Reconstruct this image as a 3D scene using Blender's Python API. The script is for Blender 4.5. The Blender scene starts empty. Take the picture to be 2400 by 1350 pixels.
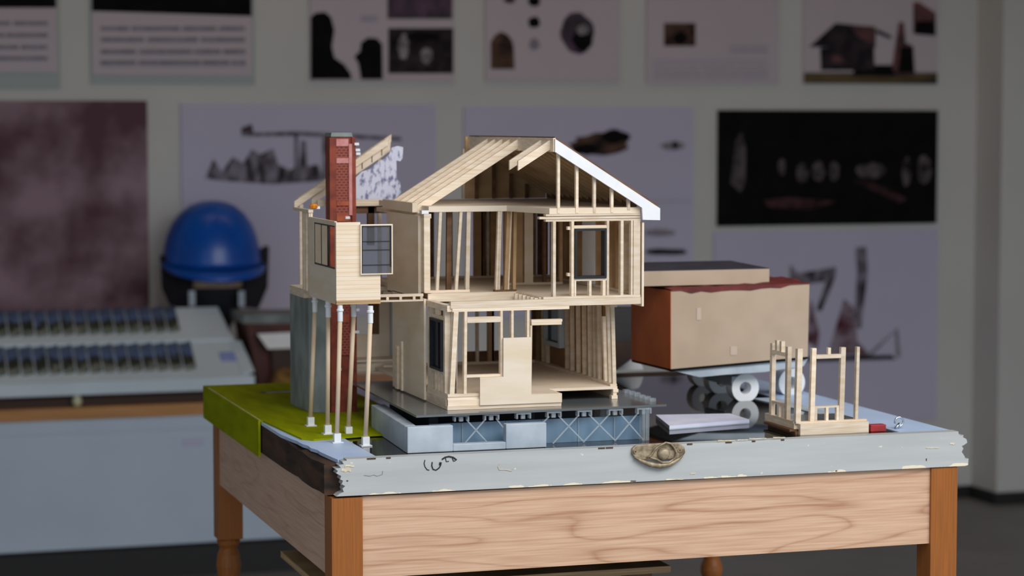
import bpy, bmesh, math, random
from mathutils import Vector, Matrix
random.seed(7)
S = bpy.context.scene
COL = S.collection

# ------------------------------------------------------------------ camera
IW, IH, FPX = 2400, 1350, 5330.0
YAW, PIT = math.atan2(.302, .953), math.atan(385 / FPX)
FW = Vector((math.sin(YAW) * math.cos(PIT), math.cos(YAW) * math.cos(PIT), -math.sin(PIT)))
RT = Vector((math.cos(YAW), -math.sin(YAW), 0))
UP = RT.cross(FW)
ZT = .72                                   # height of the table top
CAM = Vector((-.607, -2.565, 1.113))
cd = bpy.data.cameras.new('camera'); cam = bpy.data.objects.new('camera', cd); COL.objects.link(cam)
cam.location = CAM
cam.rotation_euler = Matrix((RT, UP, -FW)).transposed().to_euler()
cd.sensor_width = 36; cd.lens = FPX / IW * 36; cd.clip_start = .05; cd.clip_end = 60
cd.dof.use_dof = True; cd.dof.focus_distance = 2.72; cd.dof.aperture_fstop = 5.6
S.camera = cam

def at(px, py, x=None, y=None, z=None):
    """point of the place seen at a photo pixel, on a plane x=, y= or z="""
    d = FW + RT * ((px - IW / 2) / FPX) + UP * ((IH / 2 - py) / FPX)
    t = (x - CAM.x) / d.x if x is not None else (y - CAM.y) / d.y if y is not None else (z - CAM.z) / d.z
    return CAM + d * t

# ------------------------------------------------------------------ light
S.view_settings.view_transform = 'Standard'; S.view_settings.look = 'None'
S.view_settings.gamma = 1; S.view_settings.use_curve_mapping = False
S.view_settings.exposure = 0.0
S.cycles.use_denoising = True
S.cycles.max_bounces = 8; S.cycles.transparent_max_bounces = 12
W = bpy.data.worlds.new('world'); S.world = W; W.use_nodes = True
bg = W.node_tree.nodes['Background']; bg.inputs[0].default_value = (.80, .90, 1.0, 1); bg.inputs[1].default_value = .82

def area(name, loc, target, size, size_y, power, col):
    l = bpy.data.lights.new(name, 'AREA'); l.shape = 'RECTANGLE'; l.size = size; l.size_y = size_y
    l.energy = power; l.color = col
    o = bpy.data.objects.new(name, l); COL.objects.link(o); o.location = loc
    o.rotation_euler = (Vector(target) - Vector(loc)).to_track_quat('-Z', 'Y').to_euler()
    return o
area('daylight_opening', (1.0, -1.75, 2.45), (.35, .25, .8), 2.6, 1.2, 62, (1, .975, .945))

area('added_warm_wall_fill', (.9, 2.75, 2.9), (.9, 3.4, 1.9), 2.6, .2, 3.2, (1, .68, .38))  # unseen warm lamp, added to tint the top of the back wall

# ------------------------------------------------------------------ materials
def rgb(r, g, b):
    f = lambda c: (c / 255 / 12.92) if c / 255 <= .04045 else ((c / 255 + .055) / 1.055) ** 2.4
    return (f(r), f(g), f(b), 1)
MATS = {}
def _base(name):
    m = bpy.data.materials.new(name); m.use_nodes = True
    nt = m.node_tree; b = nt.nodes['Principled BSDF']
    MATS[name] = m
    return m, nt, b
def N(nt, typ, **kw):
    n = nt.nodes.new(typ)
    for k, v in kw.items(): setattr(n, k, v)
    return n
def pm(name, c1, c2=None, scale=(60, 60, 60), rough=.6, rnd=0.0, detail=4, spec=.5, bump=0, lo=.35, hi=.65, ior=1.5):
    """two-tone noise material; rnd varies the value from piece to piece"""
    m, nt, b = _base(name)
    L = nt.links
    b.inputs['Roughness'].default_value = rough
    b.inputs['Specular IOR Level'].default_value = spec
    b.inputs['IOR'].default_value = ior
    c2 = c2 or c1
    tc = N(nt, 'ShaderNodeTexCoord'); mp = N(nt, 'ShaderNodeMapping'); mp.inputs['Scale'].default_value = scale
    L.new(tc.outputs['Object'], mp.inputs[0])
    nz = N(nt, 'ShaderNodeTexNoise'); nz.inputs['Scale'].default_value = 1; nz.inputs['Detail'].default_value = detail
    L.new(mp.outputs[0], nz.inputs['Vector'])
    mr = N(nt, 'ShaderNodeMapRange'); mr.inputs[1].default_value = lo; mr.inputs[2].default_value = hi
    L.new(nz.outputs['Fac'], mr.inputs[0])
    mx = N(nt, 'ShaderNodeMix', data_type='RGBA'); mx.inputs[6].default_value = c1; mx.inputs[7].default_value = c2
    L.new(mr.outputs[0], mx.inputs[0])
    out = mx.outputs[2]
    if rnd:
        oi = N(nt, 'ShaderNodeObjectInfo'); r2 = N(nt, 'ShaderNodeMapRange')
        r2.inputs[3].default_value = 1 - rnd; r2.inputs[4].default_value = 1 + rnd * .4
        L.new(oi.outputs['Random'], r2.inputs[0])
        hs = N(nt, 'ShaderNodeHueSaturation'); L.new(r2.outputs[0], hs.inputs['Value']); L.new(out, hs.inputs['Color'])
        out = hs.outputs[0]
    L.new(out, b.inputs['Base Color'])
    if bump:
        bp = N(nt, 'ShaderNodeBump'); bp.inputs['Strength'].default_value = bump; bp.inputs['Distance'].default_value = .001
        L.new(nz.outputs['Fac'], bp.inputs['Height']); L.new(bp.outputs[0], b.inputs['Normal'])
    return m
def grain(name, c1, c2, scale, rings=24, fine=(8, 8, 300), rough=.45, width=.35, rnd=0):
    """long wood grain: contour lines of a stretched noise plus fine fibres"""
    m, nt, b = _base(name); L = nt.links
    b.inputs['Roughness'].default_value = rough
    tc = N(nt, 'ShaderNodeTexCoord')
    def noise(sc, det):
        mp = N(nt, 'ShaderNodeMapping'); mp.inputs['Scale'].default_value = sc; L.new(tc.outputs['Object'], mp.inputs[0])
        n = N(nt, 'ShaderNodeTexNoise'); n.inputs['Scale'].default_value = 1; n.inputs['Detail'].default_value = det
        L.new(mp.outputs[0], n.inputs['Vector']); return n.outputs['Fac']
    a = noise(scale, 2.5)
    mu = N(nt, 'ShaderNodeMath', operation='MULTIPLY'); mu.inputs[1].default_value = rings; L.new(a, mu.inputs[0])
    pp_ = N(nt, 'ShaderNodeMath', operation='PINGPONG'); pp_.inputs[1].default_value = .82; L.new(mu.outputs[0], pp_.inputs[0])
    pw = N(nt, 'ShaderNodeMath', operation='POWER'); pw.inputs[1].default_value = 7.0; L.new(pp_.outputs[0], pw.inputs[0])
    f = noise(fine, 3)
    mr = N(nt, 'ShaderNodeMapRange'); mr.inputs[1].default_value = .35; mr.inputs[2].default_value = .7; L.new(f, mr.inputs[0])
    ad = N(nt, 'ShaderNodeMath', operation='MULTIPLY_ADD'); ad.inputs[1].default_value = width; ad.use_clamp = True
    L.new(pw.outputs[0], ad.inputs[0])
    f2 = N(nt, 'ShaderNodeMath', operation='MULTIPLY'); f2.inputs[1].default_value = .42; L.new(mr.outputs[0], f2.inputs[0])
    L.new(f2.outputs[0], ad.inputs[2])
    mx = N(nt, 'ShaderNodeMix', data_type='RGBA'); mx.inputs[6].default_value = c1; mx.inputs[7].default_value = c2
    L.new(ad.outputs[0], mx.inputs[0]); L.new(mx.outputs[2], b.inputs['Base Color'])
    return m

birch = pm('birch', rgb(243, 226, 204), rgb(228, 204, 174), (40, 40, 150), .6, rnd=.24)
birch_h = pm('birch_lengthwise', rgb(243, 226, 204), rgb(228, 204, 174), (30, 60, 420), .6, rnd=.16)
shutter = pm('peach_panel', rgb(252, 230, 198), rgb(246, 218, 182), (30, 30, 60), .6)
ply = pm('birch_ply_face', rgb(238, 222, 202), rgb(230, 210, 182), (14, 14, 60), .6, rnd=.04)
ply_dark = pm('brown_ply', rgb(200, 164, 120), rgb(176, 140, 98), (20, 20, 40), .65, rnd=.1)
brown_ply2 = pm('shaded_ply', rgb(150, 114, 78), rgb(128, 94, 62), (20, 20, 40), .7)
brown_wood = pm('brown_stick', rgb(120, 84, 54), rgb(92, 62, 38), (30, 30, 90), .65, rnd=.1)
dowel = pm('dowel', rgb(228, 205, 178), rgb(214, 186, 154), (60, 60, 20), .6)
white_paint = pm('white_card', rgb(240, 240, 242), rgb(232, 233, 238), (40, 40, 40), .55)
white_plastic = pm('white_plastic', rgb(238, 240, 242), rgb(230, 233, 237), (30, 30, 30), .4)
black_frame = pm('black_plastic', rgb(28, 32, 38), rgb(20, 23, 29), (60, 60, 60), .4)
black_glass = pm('black_pane', rgb(20, 24, 32), rgb(26, 32, 42), (30, 30, 30), .15)
oak = grain('oak_apron', rgb(222, 184, 154), rgb(164, 112, 80), (1.5, 2.0, 11), 16, (12, 12, 420), .5, 1.9)
oak_side = grain('oak_apron_side', rgb(220, 184, 158), rgb(172, 124, 96), (2.0, 2.0, 20), 12, (12, 12, 420), .5, 1.4)
leg_wood = grain('stained_leg', rgb(164, 96, 34), rgb(104, 56, 18), (16, 16, 1.6), 5, (520, 520, 14), .5, .22)
turf = pm('green_paint', rgb(156, 164, 0), rgb(138, 147, 0), (50, 12, 40), .9, spec=.08, bump=.3)
concrete = pm('concrete_grey', rgb(190, 200, 210), rgb(164, 176, 188), (26, 26, 26), .7, detail=6)
concrete_d = pm('slab_grey', rgb(150, 158, 158), rgb(112, 120, 120), (24, 40, 16), .7, detail=6)
brick_red = pm('brick_red', rgb(150, 66, 42), rgb(116, 46, 32), (60, 60, 60), .7)
brick_dk = pm('brick_dark', rgb(96, 36, 32), rgb(70, 26, 26), (80, 80, 80), .7)
brick_or = pm('brick_orange', rgb(176, 88, 52), rgb(150, 70, 44), (80, 80, 80), .7)
pink_chip = pm('brick_pink', rgb(214, 150, 146), rgb(196, 122, 120), (90, 90, 90), .7)
blue_panel = pm('blue_grey_panel', rgb(112, 138, 160), rgb(98, 124, 148), (60, 60, 8), .4)
glass_dark = pm('dark_glass', rgb(34, 31, 26), rgb(24, 23, 21), (6, 6, 6), .03, spec=.4, ior=1.45)
deck_grey = pm('grey_acrylic', rgb(104, 108, 110), rgb(92, 97, 100), (8, 8, 8), .16, spec=.6)
stile_white = pm('stile_paint', rgb(196, 216, 246), rgb(182, 204, 238), (20, 8, 20), .5)
worn_wood = pm('worn_dark_wood', rgb(84, 56, 36), rgb(34, 24, 18), (30, 14, 70), .8, detail=8, bump=.8)
brass = pm('aged_brass', rgb(176, 160, 134), rgb(112, 94, 70), (140, 140, 140), .5, detail=6)
brass.node_tree.nodes['Principled BSDF'].inputs['Metallic'].default_value = .25
ink = pm('ink', rgb(38, 38, 42)); pencil = pm('faint_mark', rgb(196, 186, 172))
chip_cream = pm('cream_chip', rgb(236, 224, 196), rgb(206, 186, 150), (200, 200, 200), .8)
chip_dark = pm('dark_chip', rgb(70, 52, 40))
steel = pm('steel', rgb(200, 206, 214), rough=.2); steel.node_tree.nodes['Principled BSDF'].inputs['Metallic'].default_value = 1
red_paint = pm('red_paint', rgb(176, 48, 52), rgb(150, 40, 46), (80, 80, 80))
kraft = pm('tan_card', rgb(190, 168, 146), rgb(182, 160, 138), (24, 24, 24), .7)
amber = pm('rust_card', rgb(214, 118, 60), rgb(190, 98, 48), (14, 14, 14), .6)
dark_red = pm('dark_red_paper', rgb(124, 44, 40), rgb(92, 32, 32), (36, 36, 36), .7, bump=.8)
slate = pm('slate_top', rgb(62, 62, 76), rgb(50, 50, 62), (30, 30, 30), .6)
pale_patch = pm('pale_patch', rgb(200, 180, 162))
charcoal = pm('charcoal_card', rgb(58, 58, 60), rgb(48, 48, 50), (20, 20, 20), .7)
umber = pm('umber_card', rgb(70, 50, 40), rgb(56, 40, 34), (20, 20, 20), .7)
lilac_foam = pm('lilac_card', rgb(232, 234, 250), rgb(216, 218, 244), (20, 20, 20), .6)
orange = pm('orange_scrap', rgb(232, 150, 30), rgb(210, 110, 20), (200, 200, 200), .6)
paper_print = pm('printed_paper', rgb(216, 218, 236), rgb(120, 122, 160), (150, 150, 90), .7, lo=.5, hi=.64, bump=1)
hat_blue = pm('hat_blue', rgb(6, 88, 190), rgb(4, 76, 172), (8, 8, 8), .28)
black_cloth = pm('black_cloth', rgb(22, 24, 34), rgb(16, 17, 24), (40, 40, 40), .8)
beige = pm('beige_band', rgb(200, 180, 156), rgb(170, 146, 122), (30, 30, 30))
wall_m = pm('wall_paint', rgb(214, 214, 212), rgb(208, 208, 206), (3, 3, 3), .8)
floor_m = pm('floor_concrete', rgb(130, 129, 128), rgb(118, 117, 116), (4, 4, 4), .55)
base_m = pm('black_baseboard', rgb(34, 33, 34), rough=.6)
ceil_m = pm('ceiling_warm_bounce', rgb(176, 134, 92), rgb(160, 118, 78), (1, 12, 1), .8)  # unseen ceiling, coloured tan so its bounce warms the upper wall
desk_wood = pm('desk_edge', rgb(196, 142, 84), rgb(178, 122, 68), (6, 30, 60), .5)
desk_dark = pm('dark_recess', rgb(64, 44, 34), rough=.7)
cab_white = pm('cabinet_white', rgb(196, 210, 226), rgb(188, 203, 220), (4, 4, 4), .5)
tray_white = pm('tray_white', rgb(212, 226, 236), rgb(203, 217, 228), (6, 6, 6), .45)
pale_knob = pm('pale_knob', rgb(206, 206, 170), rough=.3)
blue_label = pm('blue_label', rgb(130, 150, 220), rgb(160, 176, 228), (60, 60, 60))
faint_label = pm('faint_label', rgb(190, 192, 216))
stool_ply = pm('plywood_edge', rgb(210, 178, 132), rgb(150, 116, 78), (8, 8, 700), .6)
ochre = pm('ochre_moss', rgb(150, 112, 50), rgb(92, 66, 34), (50, 50, 50), .9, bump=1)
lilac = pm('poster_paper', rgb(204, 192, 200), rgb(198, 186, 195), (2, 2, 2), .7)
lilac_b = pm('poster_paper_blue', rgb(204, 200, 224), rgb(198, 194, 220), (2, 2, 2), .7)
back_board = pm('poster_backing', rgb(176, 186, 186), rough=.8)
p_black = pm('print_black', rgb(22, 20, 22), rgb(12, 12, 13), (14, 14, 14), .8, spec=.1)
p_dark = pm('print_dark', rgb(64, 56, 62), rgb(28, 26, 30), (24, 24, 24), .8, detail=6, spec=.1)
p_sketch = pm('print_sketch', rgb(150, 144, 160), rgb(58, 54, 60), (50, 50, 22), .8, detail=6, spec=.1, lo=.36, hi=.62)
p_brown = pm('print_brown', rgb(104, 78, 66), rgb(44, 36, 36), (26, 26, 26), .8, detail=6, spec=.1)
p_purple = pm('print_purple', rgb(96, 58, 92), rgb(26, 22, 28), (16, 16, 16), .6)
p_red = pm('print_red', rgb(110, 60, 66), rgb(50, 30, 34), (20, 20, 20), .6)
p_rsk = pm('print_red_sketch', rgb(160, 146, 160), rgb(92, 50, 60), (14, 14, 30), .8, detail=6, spec=.1, lo=.36, hi=.62)
p_grey = pm('print_grey', rgb(150, 144, 156), rgb(124, 118, 130), (60, 60, 60), .6)
p_faint = pm('print_faint', rgb(180, 172, 188), rgb(166, 158, 176), (60, 60, 60), .6)
p_dim = pm('print_dim', rgb(112, 104, 108), rgb(34, 32, 34), (22, 22, 22), .8, spec=.1)
p_pale = pm('print_pale', rgb(170, 164, 168), rgb(90, 84, 88), (26, 26, 26), .6)
p_dimr = pm('print_dim_red', rgb(84, 56, 60), rgb(40, 28, 30), (22, 22, 22), .8, spec=.1)
p_ground = pm('print_ground', rgb(104, 84, 36), rgb(46, 40, 26), (8, 8, 30), .6)
p_pink = pm('print_pink', rgb(156, 130, 142), rgb(88, 54, 66), (5, 5, 5), .7, detail=4, lo=.38, hi=.6)
# perforated clay lattice of the chimney front
def lattice():
    m, nt, b = _base('brick_lattice'); L = nt.links
    tc = N(nt, 'ShaderNodeTexCoord'); mp = N(nt, 'ShaderNodeMapping'); mp.inputs['Rotation'].default_value = (math.pi / 2, 0, 0)
    L.new(tc.outputs['Object'], mp.inputs[0])
    br = N(nt, 'ShaderNodeTexBrick'); br.inputs['Scale'].default_value = 1
    br.inputs['Brick Width'].default_value = .0062; br.inputs['Row Height'].default_value = .0036; br.inputs['Mortar Size'].default_value = .0011
    br.inputs['Color1'].default_value = rgb(82, 28, 26); br.inputs['Color2'].default_value = rgb(98, 36, 30); br.inputs['Mortar'].default_value = rgb(150, 74, 58)
    L.new(mp.outputs[0], br.inputs['Vector']); L.new(br.outputs['Color'], b.inputs['Base Color']); b.inputs['Roughness'].default_value = .7
    return m
brick_lat = lattice()
# wood siding with fine level board lines
def siding_m():
    m = pm('siding_boards', rgb(245, 228, 206), rgb(238, 214, 184), (16, 16, 160), .6); nt = m.node_tree; L = nt.links
    b = nt.nodes['Principled BSDF']; src = b.inputs['Base Color'].links[0].from_socket
    tc = N(nt, 'ShaderNodeTexCoord'); sx = N(nt, 'ShaderNodeSeparateXYZ'); L.new(tc.outputs['Object'], sx.inputs[0])
    mu = N(nt, 'ShaderNodeMath', operation='MULTIPLY'); mu.inputs[1].default_value = 1 / .0052; L.new(sx.outputs[2], mu.inputs[0])
    fr = N(nt, 'ShaderNodeMath', operation='FRACT'); L.new(mu.outputs[0], fr.inputs[0])
    lt = N(nt, 'ShaderNodeMath', operation='LESS_THAN'); lt.inputs[1].default_value = .12; L.new(fr.outputs[0], lt.inputs[0])
    mx = N(nt, 'ShaderNodeMix', data_type='RGBA'); L.new(lt.outputs[0], mx.inputs[0]); L.new(src, mx.inputs[6]); mx.inputs[7].default_value = rgb(222, 198, 164)
    L.new(mx.outputs[2], b.inputs['Base Color']); return m
siding = siding_m()
# chipped grey paint of the front rail
def rail_m():
    m = pm('chipped_grey_paint', rgb(190, 193, 192), rgb(178, 181, 181), (5, 20, 60), .5); nt = m.node_tree; L = nt.links
    b = nt.nodes['Principled BSDF']; src = b.inputs['Base Color'].links[0].from_socket
    tc = N(nt, 'ShaderNodeTexCoord'); sx = N(nt, 'ShaderNodeSeparateXYZ'); L.new(tc.outputs['Object'], sx.inputs[0])
    def noise(sc, lo, hi, det=5):
        mp = N(nt, 'ShaderNodeMapping'); mp.inputs['Scale'].default_value = sc; L.new(tc.outputs['Object'], mp.inputs[0])
        n = N(nt, 'ShaderNodeTexNoise'); n.inputs['Scale'].default_value = 1; n.inputs['Detail'].default_value = det; L.new(mp.outputs[0], n.inputs['Vector'])
        r = N(nt, 'ShaderNodeMapRange'); r.inputs[1].default_value = lo; r.inputs[2].default_value = hi; L.new(n.outputs['Fac'], r.inputs[0]); return r.outputs[0]
    # chips hug the lower edge (origin of the sash is at the height of the rail's underside)
    e = N(nt, 'ShaderNodeMapRange'); e.inputs[1].default_value = .007; e.inputs[2].default_value = .0; L.new(sx.outputs[2], e.inputs[0])
    ml = N(nt, 'ShaderNodeMath', operation='MULTIPLY'); L.new(e.outputs[0], ml.inputs[0]); L.new(noise((24, 24, 60), .42, .62), ml.inputs[1])
    g = N(nt, 'ShaderNodeMath', operation='GREATER_THAN'); g.inputs[1].default_value = .3; L.new(ml.outputs[0], g.inputs[0])
    m1 = N(nt, 'ShaderNodeMix', data_type='RGBA'); L.new(g.outputs[0], m1.inputs[0]); L.new(src, m1.inputs[6]); m1.inputs[7].default_value = rgb(238, 226, 200)
    m2 = N(nt, 'ShaderNodeMix', data_type='RGBA'); L.new(noise((60, 60, 90), .71, .73, 2), m2.inputs[0]); L.new(m1.outputs[2], m2.inputs[6]); m2.inputs[7].default_value = rgb(226, 216, 200)
    L.new(m2.outputs[2], b.inputs['Base Color']); return m
rail_paint = rail_m()
# small landscape print: sky above, dark trees below
def photo_m():
    m, nt, b = _base('landscape_print'); L = nt.links; b.inputs['Roughness'].default_value = .4
    tc = N(nt, 'ShaderNodeTexCoord'); sx = N(nt, 'ShaderNodeSeparateXYZ'); L.new(tc.outputs['Generated'], sx.inputs[0])
    oi = N(nt, 'ShaderNodeObjectInfo'); nz = N(nt, 'ShaderNodeTexNoise'); nz.noise_dimensions = '4D'; nz.inputs['Scale'].default_value = 2.5
    mu = N(nt, 'ShaderNodeMath', operation='MULTIPLY'); mu.inputs[1].default_value = 40; L.new(oi.outputs['Random'], mu.inputs[0]); L.new(mu.outputs[0], nz.inputs['W'])
    L.new(tc.outputs['Generated'], nz.inputs['Vector'])
    ad0 = N(nt, 'ShaderNodeMath', operation='MULTIPLY_ADD'); ad0.inputs[1].default_value = .8; L.new(nz.outputs['Fac'], ad0.inputs[0]); L.new(sx.outputs[1], ad0.inputs[2])
    ad = N(nt, 'ShaderNodeMath', operation='MULTIPLY'); ad.inputs[1].default_value = .66; L.new(ad0.outputs[0], ad.inputs[0])
    cr = N(nt, 'ShaderNodeValToRGB'); e = cr.color_ramp.elements
    e[0].position = .28; e[0].color = rgb(58, 70, 44); e[1].position = 1.0; e[1].color = rgb(110, 140, 190)
    for p, c in ((.36, rgb(126, 124, 118)), (.44, rgb(40, 52, 40)), (.58, rgb(34, 42, 40)), (.66, rgb(96, 122, 172))):
        q = e.new(min(p, 1)); q.color = c
    L.new(ad.outputs[0], cr.inputs[0]); L.new(cr.outputs[0], b.inputs['Base Color']); return m
photo = photo_m()
def clear_m(name, col, alpha, rough=.1):
    m, nt, b = _base(name); b.inputs['Base Color'].default_value = col; b.inputs['Alpha'].default_value = alpha
    b.inputs['Roughness'].default_value = rough; return m
acrylic = clear_m('clear_acrylic', rgb(196, 206, 214), .36)
acrylic_dim = clear_m('clear_acrylic_block', rgb(170, 180, 186), .35)
tinted = clear_m('tinted_pane', rgb(96, 104, 112), .3, .06)

# ------------------------------------------------------------------ mesh helpers
class MB:
    def __init__(s): s.v = []; s.f = []; s.mi = []
    def add(s, vs, fs, mi=0):
        o = len(s.v); s.v += [Vector(p) for p in vs]; s.f += [[i + o for i in f] for f in fs]; s.mi += [mi] * len(fs); return s
    def box(s, x0, x1, y0, y1, z0, z1, mi=0):
        return s.hexa([(x0, y0, z0), (x1, y0, z0), (x1, y1, z0), (x0, y1, z0), (x0, y0, z1), (x1, y0, z1), (x1, y1, z1), (x0, y1, z1)], mi)
    def hexa(s, p, mi=0):
        return s.add(p, [(3, 2, 1, 0), (4, 5, 6, 7), (0, 1, 5, 4), (1, 2, 6, 5), (2, 3, 7, 6), (3, 0, 4, 7)], mi)
    def bar(s, p, q, w, h, ref=(0, 0, 1), mi=0):
        p, q = Vector(p), Vector(q); d = (q - p).normalized(); r = Vector(ref)
        a = d.cross(r)
        if a.length < 1e-4: a = d.cross(Vector((0, 1, 0)))
        a.normalize(); b = a.cross(d); a *= w / 2; b *= h / 2
        return s.hexa([p - a - b, p + a - b, q + a - b, q - a - b, p - a + b, p + a + b, q + a + b, q - a + b], mi)
    def prism(s, pts, off, mi=0):
        """polygon pts (3-D) pushed along the vector off"""
        n = len(pts); pts = [Vector(p) for p in pts]; off = Vector(off)
        f = [list(range(n))[::-1], list(range(n, 2 * n))] + [[i, (i + 1) % n, n + (i + 1) % n, n + i] for i in range(n)]
        return s.add(pts + [p + off for p in pts], f, mi)
    def lathe(s, prof, c=(0, 0, 0), n=24, axis='z', mi=0, cap=True):
        o = []; 
        for r, h in prof:
            for k in range(n):
                a = 2 * math.pi * k / n; u, w = r * math.cos(a), r * math.sin(a)
                o.append((c[0] + u, c[1] + w, c[2] + h) if axis == 'z' else (c[0] + u, c[1] + h, c[2] + w) if axis == 'y' else (c[0] + h, c[1] + u, c[2] + w))
        fs = [[i * n + k, i * n + (k + 1) % n, (i + 1) * n + (k + 1) % n, (i + 1) * n + k] for i in range(len(prof) - 1) for k in range(n)]
        if cap: fs += [list(range(n))[::-1], list(range((len(prof) - 1) * n, len(prof) * n))]
        return s.add(o, fs, mi)
    def tube(s, pts, r, n=8, mi=0):
        pts = [Vector(p) for p in pts]; rings = []
        for i, p in enumerate(pts):
            d = (pts[min(i + 1, len(pts) - 1)] - pts[max(i - 1, 0)]).normalized()
            a = d.cross(Vector((0, 1, 0))); a = a if a.length > .05 else d.cross(Vector((1, 0, 0))); a.normalize(); b = d.cross(a)
            rr = r[i] if isinstance(r, (list, tuple)) else r
            rings.append([p + (a * math.cos(2 * math.pi * k / n) + b * math.sin(2 * math.pi * k / n)) * rr for k in range(n)])
        vs = [v for q in rings for v in q]; m = len(pts)
        fs = [[i * n + k, i * n + (k + 1) % n, (i + 1) * n + (k + 1) % n, (i + 1) * n + k] for i in range(m - 1) for k in range(n)]
        fs += [list(range(n))[::-1], list(range((m - 1) * n, m * n))]
        return s.add(vs, fs, mi)
    def build(s, name, mats, parent=None, loc=None, bevel=0, smooth=False, sub=0):
        root = parent
        while root is not None and root.parent is not None: root = root.parent
        o3 = Vector(root.location) if root is not None else Vector(loc) if loc is not None else base_of(s.v)
        me = bpy.data.meshes.new(name); me.from_pydata([v - o3 for v in s.v], [], s.f)
        mats = mats if isinstance(mats, (list, tuple)) else [mats]
        for m in mats: me.materials.append(m)
        for p, i in zip(me.polygons, s.mi): p.material_index = i; p.use_smooth = smooth
        bm = bmesh.new(); bm.from_mesh(me); bmesh.ops.recalc_face_normals(bm, faces=bm.faces); bm.to_mesh(me); bm.free()
        o = bpy.data.objects.new(name, me); COL.objects.link(o)
        if parent is not None: o.parent = parent
        else: o.location = o3
        if sub: md = o.modifiers.new('s', 'SUBSURF'); md.levels = md.render_levels = sub
        if bevel: md = o.modifiers.new('b', 'BEVEL'); md.width = bevel; md.segments = 2; md.limit_method = 'ANGLE'
        return o
def base_of(v):
    xs = [p.x for p in v]; ys = [p.y for p in v]; return Vector(((min(xs) + max(xs)) / 2, (min(ys) + max(ys)) / 2, min(p.z for p in v)))
def tag(o, label=None, cat=None, group=None, kind=None):
    if label: o['label'] = label
    if cat: o['category'] = cat
    if group: o['group'] = group
    if kind: o['kind'] = kind
    return o
def thing(name, label, cat, loc, group=None, kind='thing'):
    o = bpy.data.objects.new(name, None); COL.objects.link(o); o.location = loc; o.empty_display_size = .02
    return tag(o, label, cat, group, kind)
def B(*a): return MB().box(*a)
def struct(name, mb, m): return tag(mb.build(name, m, loc=(0, 0, 0)), kind='structure')

# ------------------------------------------------------------------ room
WY = 3.45
struct('floor', B(-3.2, 4.6, -7, WY + .1, -.1, 0), floor_m)
struct('wall_back', B(-3.2, 4.6, WY, WY + .1, 0, 3.0), wall_m)
struct('wall_left', B(-3.2, -3.1, -.6, WY, 0, 3.0), wall_m)
struct('wall_right', MB().box(2.74, 3.6, 3.3, WY, 0, 3.0).box(3.6, 3.7, -.6, WY, 0, 3.0), wall_m)
struct('ceiling', B(-3.2, 4.6, -.7, WY + .1, 3.0, 3.1), ceil_m)
struct('wall_front_light_mask', MB().box(-3.2, -2.3, -.7, -.6, 0, 3.0).box(3.3, 4.6, -.7, -.6, 0, 3.0).box(-2.3, 3.3, -.7, -.6, 2.1, 3.0), wall_m)  # unseen wall and header, added to keep sky light off the back wall
struct('baseboard_back', B(-3.1, 2.74, WY - .012, WY, 0, .035), base_m)
struct('baseboard_right', MB().box(2.728, 3.6, 3.288, 3.3, 0, .035).box(2.728, 2.74, 3.3, WY - .012, 0, .035), base_m)

# ------------------------------------------------------------------ wooden table
T = thing('side_table', 'oak table with orange-stained turned legs carrying the models', 'table', (.4, .4, 0))
def leg(x, y):
    m = MB().box(x - .0185, x + .0185, y - .0185, y + .0185, .497, .677)
    prof = [(.004, 0), (.011, .004), (.012, .03), (.010, .06), (.013, .10), (.017, .2), (.018, .32), (.015, .36), (.0125, .385), (.017, .395), (.0178, .402), (.0165, .41),
            (.0125, .42), (.0125, .428), (.0165, .44), (.0185, .455), (.0165, .472), (.0125, .482), (.0165, .488), (.0175, .493), (.015, .4975)]
    m.lathe(prof, (x, y, 0), 24); return m.build('leg', leg_wood, T)
for lx in (.0045, .7835):
    for ly in (.0205, .7665): leg(lx, ly)
MB().box(.0231, .7649, .006, .024, .58, .677).build('front_apron', oak, T)
MB().box(.0231, .7649, .766, .78, .58, .677).build('rear_apron', oak_side, T)
MB().box(-.0115, .006, .0391, .7479, .58, .677).build('side_apron', oak_side, T)
MB().box(.782, .799, .0391, .7479, .58, .677).build('side_apron', oak_side, T)

# plywood stool pushed under the table
K = thing('plywood_stool', 'low plywood stool standing under the oak table', 'stool', (.25, .33, 0))
MB().box(.02, .489, .2, .46, .5225, .531).build('seat', stool_ply, K)
for kx in (.07, .452):
    for ky in (.23, .43): MB().box(kx - .016, kx + .016, ky - .016, ky + .016, 0, .522).build('leg', brown_wood, K)

# ------------------------------------------------------------------ old sash used as the base board
SH = thing('salvaged_sash', 'old grey-painted glazed sash with chipped edges lying on the table', 'board', (.4, .4, .6775))
pl = [(788, 1164), (796, 1158), (806, 1154), (803, 1147), (809, 1141), (801, 1137), (804, 1129), (797, 1126), (800, 1119), (788, 1113), (792, 1108), (786, 1103), (799, 1101), (794, 1095), (806, 1093), (802, 1087), (813, 1085), (812, 1080), (824, 1077)]
prr = [(2246, 1012), (2247, 1022), (2252, 1026), (2258, 1024), (2257, 1029), (2265, 1033), (2267, 1041), (2258, 1047), (2254, 1048), (2258, 1054), (2254, 1061), (2261, 1071), (2262, 1076), (2270, 1076), (2269, 1090), (2262, 1092)]
fr = [at(x, y, y=0) for x, y in prr] + [at(x, y, y=0) for x, y in pl]
fr = [Vector((p.x, 0, max(.6775 + (p.z - .6775) * 1.065, .6775))) for p in fr]
fr = [Vector((p.x, 0, .7229 if p.z > .7215 else p.z)) for p in fr]
rail = MB().prism(fr, (0, .016, 0)).build('front_rail', rail_paint, SH)
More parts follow.
